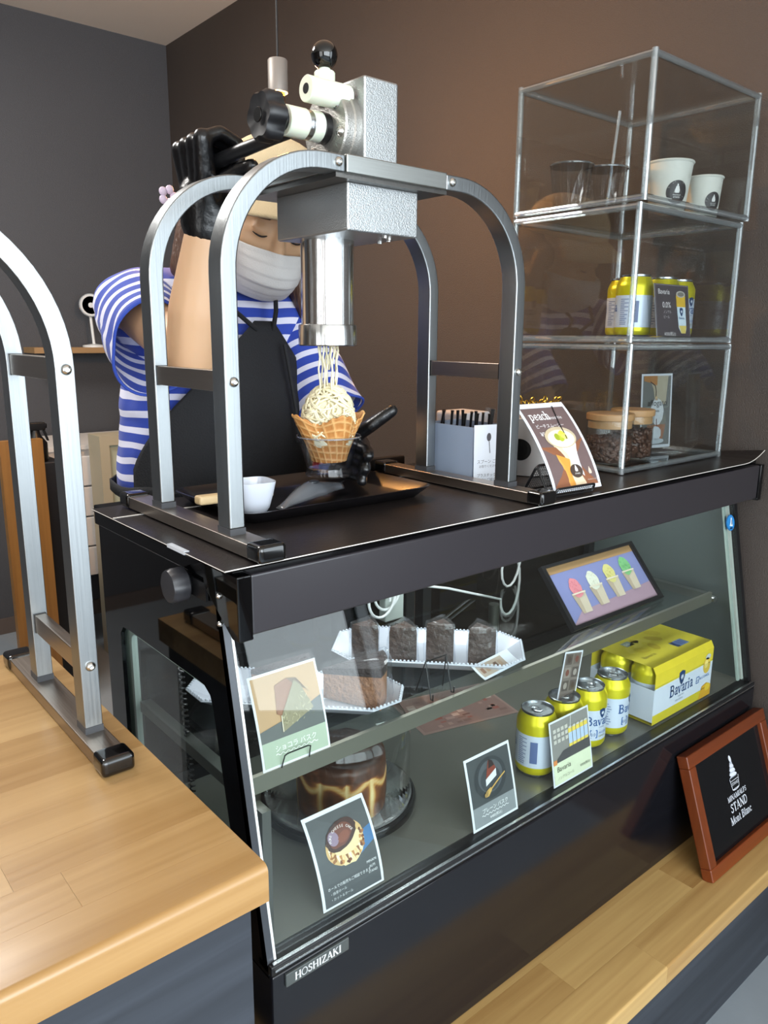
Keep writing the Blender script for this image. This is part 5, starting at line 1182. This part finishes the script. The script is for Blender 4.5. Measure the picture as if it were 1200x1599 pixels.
# ================================================================ the person working the press
def capsule(mb, p0, p1, r0, r1, n=14, ex=1.0):
    """tapered limb with rounded ends; ex flattens it along its second axis"""
    p0 = Vector(p0); p1 = Vector(p1); d = p1-p0; L = d.length
    q = d.to_track_quat('Z', 'Y').to_matrix().to_4x4() if L > 1e-6 else Matrix.Identity(4)
    prof = [(r0*math.cos(a), r0*math.sin(a)) for a in [-PI/2+PI/2*i/4 for i in range(5)]]+[(r1*math.cos(a), L+r1*math.sin(a)) for a in [PI/2*i/4 for i in range(5)]]
    M = Matrix.Translation(p0) @ q @ Matrix.Diagonal((ex, 1, 1, 1))
    mb.lathe([(max(r, 1e-5), z) for r, z in prof], n, M, cap=True)
def organic(name, mb, vox, it, m, parent, post=None):
    me = bpy.data.meshes.new('tmp'); me.from_pydata([tuple(p) for p in mb.v], [], mb.f)
    bm = bmesh.new(); bm.from_mesh(me); bmesh.ops.remove_doubles(bm, verts=bm.verts, dist=1e-6); bmesh.ops.recalc_face_normals(bm, faces=bm.faces); bm.to_mesh(me); bm.free()
    o = bpy.data.objects.new('tmp', me); COL.objects.link(o)
    r = o.modifiers.new('r', 'REMESH'); r.mode = 'VOXEL'; r.voxel_size = vox; r.use_smooth_shade = True
    if it: sm = o.modifiers.new('s', 'SMOOTH'); sm.factor = .5; sm.iterations = it
    bpy.context.view_layer.update()
    out = bpy.data.meshes.new_from_object(o.evaluated_get(bpy.context.evaluated_depsgraph_get())); out.name = name
    bpy.data.objects.remove(o); bpy.data.meshes.remove(me)
    if post: post(out)
    inv = W(parent).inverted(); out.transform(inv)
    for p in out.polygons: p.use_smooth = True
    out.materials.clear(); out.materials.append(m)
    q = bpy.data.objects.new(name, out); COL.objects.link(q); q.parent = parent; MW[q.name] = W(parent); return q
def fattr(me, name, fn):
    a = me.attributes.new(name, 'FLOAT', 'POINT'); a.data.foreach_set('value', [fn(v.co) for v in me.vertices])

def stripes():
    m = bpy.data.materials.new('blue_white_stripe_jersey'); m.use_nodes = True; nt = m.node_tree; b = nt.nodes['Principled BSDF']
    b.inputs['Roughness'].default_value = .85; b.inputs['Sheen Weight'].default_value = .15
    at = nt.nodes.new('ShaderNodeAttribute'); at.attribute_name = 'stripe'
    fr = nt.nodes.new('ShaderNodeMath'); fr.operation = 'FRACT'; nt.links.new(at.outputs['Fac'], fr.inputs[0])
    gt = nt.nodes.new('ShaderNodeMath'); gt.operation = 'GREATER_THAN'; gt.inputs[1].default_value = .60; nt.links.new(fr.outputs[0], gt.inputs[0])
    tc = nt.nodes.new('ShaderNodeTexCoord'); n = nt.nodes.new('ShaderNodeTexNoise'); n.inputs['Scale'].default_value = 500; nt.links.new(tc.outputs['Object'], n.inputs['Vector'])
    bp = nt.nodes.new('ShaderNodeBump'); bp.inputs['Strength'].default_value = .15; bp.inputs['Distance'].default_value = .002; nt.links.new(n.outputs['Fac'], bp.inputs['Height']); nt.links.new(bp.outputs[0], b.inputs['Normal'])
    mx = nt.nodes.new('ShaderNodeMix'); mx.data_type = 'RGBA'; mx.inputs[6].default_value = lin('#2a44a8'); mx.inputs[7].default_value = lin('#dcdcef')
    nt.links.new(gt.outputs[0], mx.inputs[0]); nt.links.new(mx.outputs[2], b.inputs['Base Color']); return m
m_str = stripes()
m_skin = mat('skin', '#d2a984', .5, 0, var=.06, vscale=14); m_skin.node_tree.nodes['Principled BSDF'].inputs['Subsurface Weight'].default_value = .12
m_skin.node_tree.nodes['Principled BSDF'].inputs['Subsurface Radius'].default_value = (.02, .008, .004)
m_hair = mat('brown_hair', '#553a2c', .45, 0, var=.5, vscale=1, stretch=(160, 160, 14), bump=.5, bscale=1)
m_apron = mat('black_apron_cloth', '#15161a', .8, 0, var=.15, vscale=30, bump=.2, bscale=300)
m_glove = mat('black_nitrile', '#0c0c0e', .30, 0, bump=.16, bscale=60)
m_mask = mat('pale_grey_mask', '#d6d4d2', .8, 0, bump=.15, bscale=500)
m_cap2 = mat('beige_cotton', '#d8c49e', .85, 0, var=.06, vscale=20, bump=.2, bscale=400)
m_pant = mat('dark_trousers', '#17181c', .8, 0, bump=.2, bscale=200)

pe = thing('person', 'person in striped shirt, black apron, beige cap and mask filling a cone', 'person', (.71, 1.36, 0))
RS, RE, RW = Vector((.560, 1.315, 1.265)), Vector((.534, 1.072, 1.190)), Vector((.542, 1.026, 1.370))
LS, LE, LW = Vector((.862, 1.325, 1.245)), Vector((.880, 1.170, 1.030)), Vector((.742, .958, 1.040))
HC = Vector((.768, 1.238, 1.420))                     # centre of the head
hf = Vector((-.23, -.80, -.40)).normalized(); hr = hf.cross(Vector((.15, 0, 1))).normalized(); hu = hr.cross(hf)
HM = Matrix(((hr.x, hf.x, hu.x, HC.x), (hr.y, hf.y, hu.y, HC.y), (hr.z, hf.z, hu.z, HC.z), (0, 0, 0, 1)))   # local x her right, y forward, z up
NB = Vector((.720, 1.335, 1.265))
# --- body: one continuous surface
mb = MB()
capsule(mb, (.705, 1.370, .90), (.705, 1.352, 1.08), .115, .108, 20, 1.25); capsule(mb, (.705, 1.352, 1.08), (.705, 1.338, 1.19), .108, .105, 20, 1.3)
capsule(mb, RS, LS, .058, .058); capsule(mb, NB, HM @ Vector((0, -.035, -.06)), .052, .050)
capsule(mb, RS, RE, .050, .0395); capsule(mb, RE, RE+(RW-RE)*.35, .0395, .0430); capsule(mb, RE+(RW-RE)*.35, RW, .0430, .0285)
capsule(mb, LS, LE, .050, .040); capsule(mb, LE, LE+(LW-LE)*.35, .040, .042); capsule(mb, LE+(LW-LE)*.35, LW, .042, .028)
for sx in (-1, 1):
    hip, kn, an = Vector((.705+.085*sx, 1.372, .86)), Vector((.705+.095*sx, 1.365, .47)), Vector((.705+.100*sx, 1.385, .075))
    capsule(mb, hip, kn, .088, .056); capsule(mb, kn, an, .056, .036); capsule(mb, an+Vector((0, 0, -.035)), an+Vector((.02*sx, -.15, -.045)), .032, .026)
def hs(c, r): mb.sphere(HM @ Vector(c), r, 20, 14, HM.to_3x3().to_4x4())
hs((0, -.012, .030), (.077, .095, .088)); hs((0, .026, -.030), (.064, .068, .082)); hs((0, .052, -.082), (.034, .034, .028)); hs((0, .060, .020), (.050, .026, .030))
hs((.040, .048, -.022), (.026, .030, .028)); hs((-.040, .048, -.022), (.026, .030, .028))
capsule(mb, HM @ Vector((0, .084, .012)), HM @ Vector((0, .104, -.028)), .0085, .0125); hs((.011, .092, -.030), (.009, .010, .008)); hs((-.011, .092, -.030), (.009, .010, .008))
for sx in (-1, 1): hs((.031*sx, .078, .004), (.0165, .013, .0105)); hs((.077*sx, -.012, -.012), (.010, .020, .032))
organic('body', mb, .0055, 3, m_skin, pe)
# --- lashes and eyelids' edge: eyes lowered to the cone
for sx in (-1, 1):
    MB().tube([HM @ Vector(((.031+.0145*t)*sx, .0905-.0050*t*t-.0012*abs(t), -.0020-.0035*(1-t*t))) for t in [-1+2*i/10 for i in range(11)]], lambda q: .0007+.0009*math.sin(PI*q), 6).build('eyelashes', mat('dark_lash', '#1a100d', .6), pe, smooth=True)
    MB().tube([HM @ Vector(((.031+.020*t)*sx, .0845-.0090*t*t, .0235-.002*t*t)) for t in [-1+2*i/8 for i in range(9)]], lambda q: .0010+.0010*math.sin(PI*q), 6).build('eyebrow', m_hair, pe, smooth=True)
# --- mask: pleated sheet over nose, mouth and chin
def maskfn(u, v):
    th = (u-.5)*2*math.radians(82); z = -.026-.090*v+.008*math.cos(th)*(1-v)-.004*abs(math.sin(th))*(1-2*v)
    fwd = .1150 + .0160*math.sin(min(1, v*1.6)*PI*.75)-.040*max(0, v-.55)**1.3/.45**1.3*1.0; nose = .008*math.exp(-(th/.22)**2)*max(0, 1-v*2.2)
    y = -.004+(fwd+.004+nose)*math.cos(th)**.80 if math.cos(th) > 0 else -.004
    x = .0745*math.sin(th)*(1-.10*v)
    pl = .0016*((v*5) % 1.0) if .12 < v < .88 else 0
    return HM @ Vector((x, y+pl, z))
o = MB().grid(maskfn, 33, 41).build('face_mask', m_mask, pe, smooth=True, ang=70, solid=.0012)
for sx in (0, 1):
    for v in (.08, .92): a = maskfn(sx, v); MB().tube([a, a*.5+(HM @ Vector((.083*(1 if sx else -1), -.020, -.012)))*.5, HM @ Vector((.083*(1 if sx else -1), -.030, .010 if v < .5 else -.040))], .0013, 6).build('ear_loop', m_mask, o)
# --- cap
def crown(u, v):
    a = 2*PI*u; t = v*PI/2; r = math.cos(t)**.75 if v < 1 else 0
    return HM @ (Vector((.0865*r*math.sin(a), -.012+.108*r*math.cos(a), .046+.018*math.cos(a)*(1-v)+.088*math.sin(t))))
cp = MB().grid(crown, 48, 14, True).build('cap', m_cap2, pe, smooth=True, ang=80, solid=.002)
def brim(u, v):
    a = (u-.5)*2*math.radians(74); d = .058*math.cos(a*.9)**.7*v
    x = .0875*math.sin(a)*(1+.06*v); y = -.012+.109*math.cos(a)+d; return HM @ Vector((x, y, .046+.018*math.cos(a)-.018*v-.022*(math.sin(a)**2)*(v)))
MB().grid(brim, 30, 8).build('cap_brim', m_cap2, cp, smooth=True, ang=80, solid=.0035)
MB().sphere(HM @ Vector((0, -.012, .1285)), .006, 12, 8).build('cap_button', m_cap2, cp, smooth=True, ang=180)
# --- hair: back of the head and locks falling to both sides
mb = MB(); hs((0, -.030, .010), (.082, .088, .082)); hs((0, -.060, -.050), (.074, .055, .085))
for sx in (-1, 1):
    pts = [Vector((.078*sx, .000, .010)), Vector((.086*sx, -.002, -.05)), Vector((.090*sx, -.010, -.11)), Vector((.080*sx, -.030, -.17))]
    for a, b in zip(pts, pts[1:]): capsule(mb, HM @ a, HM @ b, .017, .015, 12, 1.4)
capsule(mb, HM @ Vector((-.070, -.02, -.06)), (.868, 1.235, 1.245), .032, .024, 12); capsule(mb, HM @ Vector((.070, -.04, .0)), (.640, 1.265, 1.405), .030, .026, 12); capsule(mb, (.640, 1.265, 1.405), (.612, 1.262, 1.33), .026, .018, 12)
organic('hair', mb, .006, 2, m_hair, pe)
fl_ = MB()
for k in range(5): a = 2*PI*k/5; fl_.sphere((.568+.010*math.cos(a), 1.200, 1.431+.010*math.sin(a)), (.007, .004, .007), 8, 6)
fl_.build('hair_flower', mat('pale_pink_petal', '#d9c8dd', .6), pe, smooth=True, ang=180)
# --- striped shirt with separate open sleeves
mb = MB()
capsule(mb, (.705, 1.362, .945), (.705, 1.350, 1.09), .142, .132, 24, 1.28); capsule(mb, (.705, 1.350, 1.09), (.705, 1.336, 1.185), .132, .122, 24, 1.32)
capsule(mb, RS+Vector((.03, .008, -.012)), LS+Vector((-.03, 0, -.012)), .082, .080, 18); capsule(mb, (.705, 1.33, 1.24), NB+Vector((0, -.01, .012)), .085, .066, 18)
def shirt_post(me):
    for v in me.vertices:
        n = noise.noise(Vector((v.co.x*9, v.co.y*9, v.co.z*5))); v.co += v.normal*(.007*n+.003*noise.noise(v.co*26))
    fattr(me, 'stripe', lambda c: (c.z+.010*noise.noise(c*6)+.12*(c.x-.70)**2+.004*noise.noise(c*20))/.0305)
organic('shirt', mb, .008, 2, m_str, pe, shirt_post)
def sleeve(S, E, L, r0, r1, droop, name, ph):
    d = (E-S).normalized(); x = d.cross(Vector((0, 0, 1))).normalized(); y = x.cross(d)
    mb = MB(); st = []
    def fn(u, v):
        a = 2*PI*u; r = r0+(r1-r0)*v; p = S+d*(-.045+(L+.045)*v)+(x*math.cos(a)*r+y*math.sin(a)*r*(1.0 if v < .3 else 1.04))
        if v < .25: p = p+(S-p)*(.25-v)*1.2
        p += (x*math.cos(a)+y*math.sin(a))*(.006*noise.noise(Vector((a*1.2, v*5, ph)))+.005*math.sin(3*a+4*v+ph)*v) + Vector((0, 0, -droop*v*v*(.4+.6*max(0, -math.sin(a)))))
        st.append((v*(L+.045)+.009*noise.noise(p*8)+.018*math.sin(a+1.0)*(1-v*.4))/.0270+ph); return p
    mb.grid(fn, 56, 26, True)
    me = bpy.data.meshes.new(name); inv = W(pe).inverted(); me.from_pydata([tuple(inv @ p) for p in mb.v], [], mb.f)
    a = me.attributes.new('stripe', 'FLOAT', 'POINT'); a.data.foreach_set('value', st)
    for p in me.polygons: p.use_smooth = True
    me.materials.append(m_str); o = bpy.data.objects.new(name, me); COL.objects.link(o); o.parent = pe; MW[o.name] = W(pe)
    s_ = o.modifiers.new('thickness', 'SOLIDIFY'); s_.thickness = .0022; s_.offset = 0
    N = 56; MB().tube([mb.v[25*N+i] for i in range(N)], .0026, 6, True).build('sleeve_hem', mat('blue_hem_jersey', '#3550b4', .85), o, smooth=True)
sleeve(RS+Vector((-.006, .0, .002)), RE+Vector((-.020, .02, -.02)), .138, .065, .070, .024, 'right_sleeve', .2)
sleeve(LS, LE, .205, .070, .070, .012, 'left_sleeve', 1.7)
# --- apron
ax, ay = .708, 1.352
def apron(u, v):
    z = .50+.745*v; t = max(0, (v-.66)/.34); half = .13+1.12*(1-t**1.25)
    a = (u-.5)*2*half+.20*t; rx, ry = .196, .158
    k = 1.0 if z < 1.10 else 1-.12*(z-1.10)/.145
    p = Vector((ax+rx*k*math.sin(a), ay-.012*(v)-ry*k*math.cos(a)+(.006*(z-1.12)/.12 if z > 1.12 else 0), z))
    f = .006*noise.noise(Vector((p.x*10, z*4, 2)))+.010*max(0, .55-v)*math.sin(a*7+1)
    return p+Vector((math.sin(a), -math.cos(a), 0))*f
ap = MB().grid(apron, 44, 48).build('apron', m_apron, pe, smooth=True, ang=80, solid=.0025)
for sx in (0, 1):
    a = apron(.06 if sx == 0 else .94, 1.0); s_ = -1 if sx == 0 else 1
    MB().tube([a+Vector((0, -.003, -.015)), Vector((.716+.042*s_, 1.196, 1.262)), Vector((.716+.058*s_, 1.222, 1.300)), Vector((.716+.066*s_, 1.345, 1.338))], .0042, 8).build('neck_strap', m_apron, ap, smooth=True)
MB().grid(lambda u, v: Vector((ax+.1985*math.cos(2*PI*u), ay-.004+.163*math.sin(2*PI*u), .940+.020*v+.003*math.sin(9*u*2*PI))), 48, 3, True).build('waist_band', m_apron, ap, smooth=True, ang=80, solid=.003)
MB().tube([(.770, 1.190, 1.205), (.774, 1.182, 1.16), (.784, 1.178, 1.09), (.790, 1.180, 1.03)], .0035, 6).build('hanging_cord', m_apron, ap, smooth=True)
# --- trousers and shoes
mb = MB(); capsule(mb, (.705, 1.370, .875), (.705, 1.368, .96), .128, .125, 20, 1.25)
for sx in (-1, 1):
    hip, kn, an = Vector((.705+.085*sx, 1.372, .86)), Vector((.705+.095*sx, 1.365, .47)), Vector((.705+.100*sx, 1.385, .11)); capsule(mb, hip, kn, .102, .078); capsule(mb, kn, an, .078, .066)
organic('trousers', mb, .010, 3, m_pant, pe)
for sx in (-1, 1):
    mb = MB(); x = .705+.100*sx; capsule(mb, (x, 1.41, .046), (x+.015*sx, 1.26, .040), .044, .040, 14); capsule(mb, (x, 1.40, .05), (x, 1.39, .10), .044, .042, 14)
    def flat(me):
        for v in me.vertices: v.co.z = max(.001, v.co.z)
    organic('shoe', mb, .008, 2, m_blk, pe, flat)

# --- gloved hands
def finger(mb, pts, r): 
    pts = [Vector(p) for p in pts]
    for i, (a, b) in enumerate(zip(pts, pts[1:])): capsule(mb, a, b, r*(1-.07*i), r*(1-.07*(i+1)), 12)
lv = lambda y: Vector((.546, y, fz-.022-(y-fc-.075)/.17*.012))       # axis of the lever
mb = MB(); W0 = RW
capsule(mb, RE+(RW-RE)*.965, RW, .0325, .031, 18); capsule(mb, RW, RW+Vector((-.006, -.006, .035)), .031, .030, 18, 1.2)
for k in range(4):                                                    # palm rays, then fingers hooked over the lever
    y = 1.042-.0215*k; c = lv(y); r = (.0098, .0106, .0106, .0096)[k]
    kn = c+Vector((-.030, .004, .020)); capsule(mb, RW+Vector((-.006, (1.5-k)*.010, .012)), kn, .017, .0125, 12)
    finger(mb, [kn, c+Vector((-.006, 0, .030)), c+Vector((.020, -.001, .020)), c+Vector((.021, -.002, -.004)), c+Vector((.008, -.002, -.017))], r)
finger(mb, [RW+Vector((.006, -.020, .018)), lv(.960)+Vector((-.006, .006, -.030)), lv(.945)+Vector((.004, 0, -.022)), lv(.927)+Vector((.010, 0, -.020))], .0118)
organic('right_glove', mb, .0032, 2, m_glove, pe)
mb = MB(); capsule(mb, LE+(LW-LE)*.80, LW, .036, .030, 18)
PK = Vector((.688, .902, 1.052)); capsule(mb, LW, PK+Vector((.010, .018, -.004)), .030, .026, 16); capsule(mb, LW+Vector((0, 0, .01)), PK+Vector((.012, .006, .018)), .026, .022, 16); capsule(mb, LW+Vector((0, 0, -.012)), PK+Vector((.010, .010, -.022)), .024, .020, 16)
for k, z in enumerate((1.062, 1.043, 1.026)):
    rr = .0445-.0045*k
    def cp_(deg, dr=0): a = math.radians(deg); return Vector((cx+(rr+.008+dr)*math.cos(a), cy+(rr+.008+dr)*math.sin(a), z-.0025*(20-deg)/40))
    finger(mb, [cp_(38, .016), cp_(12, .011), cp_(-16, .006), cp_(-46, .003)], (.0105, .0108, .0098)[k])
finger(mb, [PK+Vector((.012, 0, .022)), Vector((.706, .868, 1.094)), Vector((.719, .855, 1.107)), Vector((.729, .847, 1.116))], .0112)
finger(mb, [PK+Vector((.0, .012, .012)), Vector((.668, .922, 1.090)), Vector((.648, .920, 1.098))], .0120)
organic('left_glove', mb, .0032, 2, m_glove, pe)

# ================================================================ dessert in the hand
t = thing('dessert_cup', 'clear plastic cup held under the press by gloved hand', 'cup', (cx, cy, 1.030))
ZU = 1.030
MB().lathe([(0, .002), (.031, .002), (.033, 0), (.0335, .004), (.031, .010), (.034, .020), (.0435, .052), (.0455, .0535), (.0455, .0555), (.0435, .0555), (.0425, .052), (.033, .020), (.0295, .010), (0, .006)], 48, Matrix.Translation((cx, cy, ZU))).build('cup_wall', glass('dessert_cup_plastic', '#f3f5f9', 1.2), t, smooth=True, ang=50)
MB().tube([(cx+.0448*math.cos(2*PI*i/48), cy+.0448*math.sin(2*PI*i/48), ZU+.0548) for i in range(48)], .0012, 6, True).build('cup_rim', glass('cup_rim_plastic', '#cfd3da', 2.5, .15), t, smooth=True)
def waf():
    m = bpy.data.materials.new('waffle'); m.use_nodes = True; nt = m.node_tree; b = nt.nodes['Principled BSDF']; b.inputs['Roughness'].default_value = .6
    at = nt.nodes.new('ShaderNodeAttribute'); at.attribute_name = 'ridge'
    cr = nt.nodes.new('ShaderNodeValToRGB'); cr.color_ramp.elements[0].color = lin('#b8783a'); cr.color_ramp.elements[1].color = lin('#e2b475')
    nt.links.new(at.outputs['Fac'], cr.inputs[0]); nt.links.new(cr.outputs[0], b.inputs['Base Color']); return m
t = thing('waffle_bowl', 'fluted golden waffle bowl set in the clear cup', 'waffle', (cx, cy, 1.048))
nu, nv = 180, 46; vs = []; rid = []
for j in range(nv):
    v = j/(nv-1)
    for i in range(nu):
        a = 2*PI*i/nu; fl2 = math.cos(4*a+.9); r = .0235+.0225*v**1.1+.0075*v*v*fl2; z = 1.050+.060*v+.006*v*v*fl2+.0012*math.sin(23*a)*(1 if v > .97 else 0)
        g1 = (a*10/PI+v*1.2) % 1; g2 = (v*6+a*.25) % 1
        rg = max(math.exp(-((g1-.5)/.10)**2), math.exp(-((g2-.5)/.10)**2)); r += .0011*rg; rid.append(rg*.8+.2*noise.noise(Vector((a*9, v*9, 0)))+.1*v); vs.append((r*math.cos(a), r*math.sin(a), z-1.048))
fs = [(j*nu+i, j*nu+(i+1) % nu, (j+1)*nu+(i+1) % nu, (j+1)*nu+i) for j in range(nv-1) for i in range(nu)]+[tuple(range(nu))[::-1]]
me = bpy.data.meshes.new('waffle_wall'); me.from_pydata(vs, [], fs); me.attributes.new('ridge', 'FLOAT', 'POINT').data.foreach_set('value', rid)
for p in me.polygons: p.use_smooth = True
me.materials.append(waf()); o = bpy.data.objects.new('waffle_wall', me); COL.objects.link(o); o.parent = t; md = o.modifiers.new('thickness', 'SOLIDIFY'); md.thickness = .0022; md.offset = -1
m_cream = mat('chestnut_cream', '#ece0bb', .45, 0, var=.05, vscale=60); m_cream.node_tree.nodes['Principled BSDF'].inputs['Subsurface Weight'].default_value = .1
t = thing('chestnut_cream', 'pale yellow strands of cream piled in the waffle bowl', 'cream', (cx, cy, 1.066))
mb = MB(); mb.sphere((cx, cy, 1.106), (.033, .033, .044), 24, 16); mb.sphere((cx, cy, 1.082), (.034, .034, .024), 20, 12)
rs = random.Random(3)
def strand(c, R, n, ph):
    pts = []; th = rs.uniform(0, 2*PI); t0 = rs.uniform(.05, .85)*PI; k1, k2 = rs.uniform(3, 8), rs.uniform(4, 10)
    for i in range(n):
        s = i/(n-1); a = th+s*rs.uniform(.9, 1.1)*2.2+.5*math.sin(k1*s+ph); b = max(.02, min(.80*PI, t0+.35*math.sin(k2*s+ph)+.3*s)); rad = 1.04+.05*math.sin(9*s+ph)
        pts.append(c+Vector((R[0]*rad*math.sin(b)*math.cos(a), R[0]*rad*math.sin(b)*math.sin(a), R[1]*rad*math.cos(b))))
    return pts
for k in range(120): mb.tube(strand(Vector((cx, cy, 1.106)), (.0345, .046), 18, k*1.3), .0017, 6)
tag(mb.build('cream_strands', m_cream, t, smooth=True, ang=180), kind='stuff')
for k in range(11):
    a = rs.uniform(0, 2*PI); r = rs.uniform(.008, .026); x, y = cx+r*math.cos(a), cy+r*math.sin(a); zz = 1.145 if k != 0 else 1.175
    pts = [(x+(.0020*math.sin(i*1.3+k) if i else 0)+(cx-x)*.02*i, y+(.002*math.cos(i*1.1+k) if i else 0)+(cy-y)*.02*i, 1.2085+(zz-1.2085)*i/8) for i in range(9)]
    MB().tube(pts, .0013, 6).build('hanging_strand', m_cream, t, smooth=True)
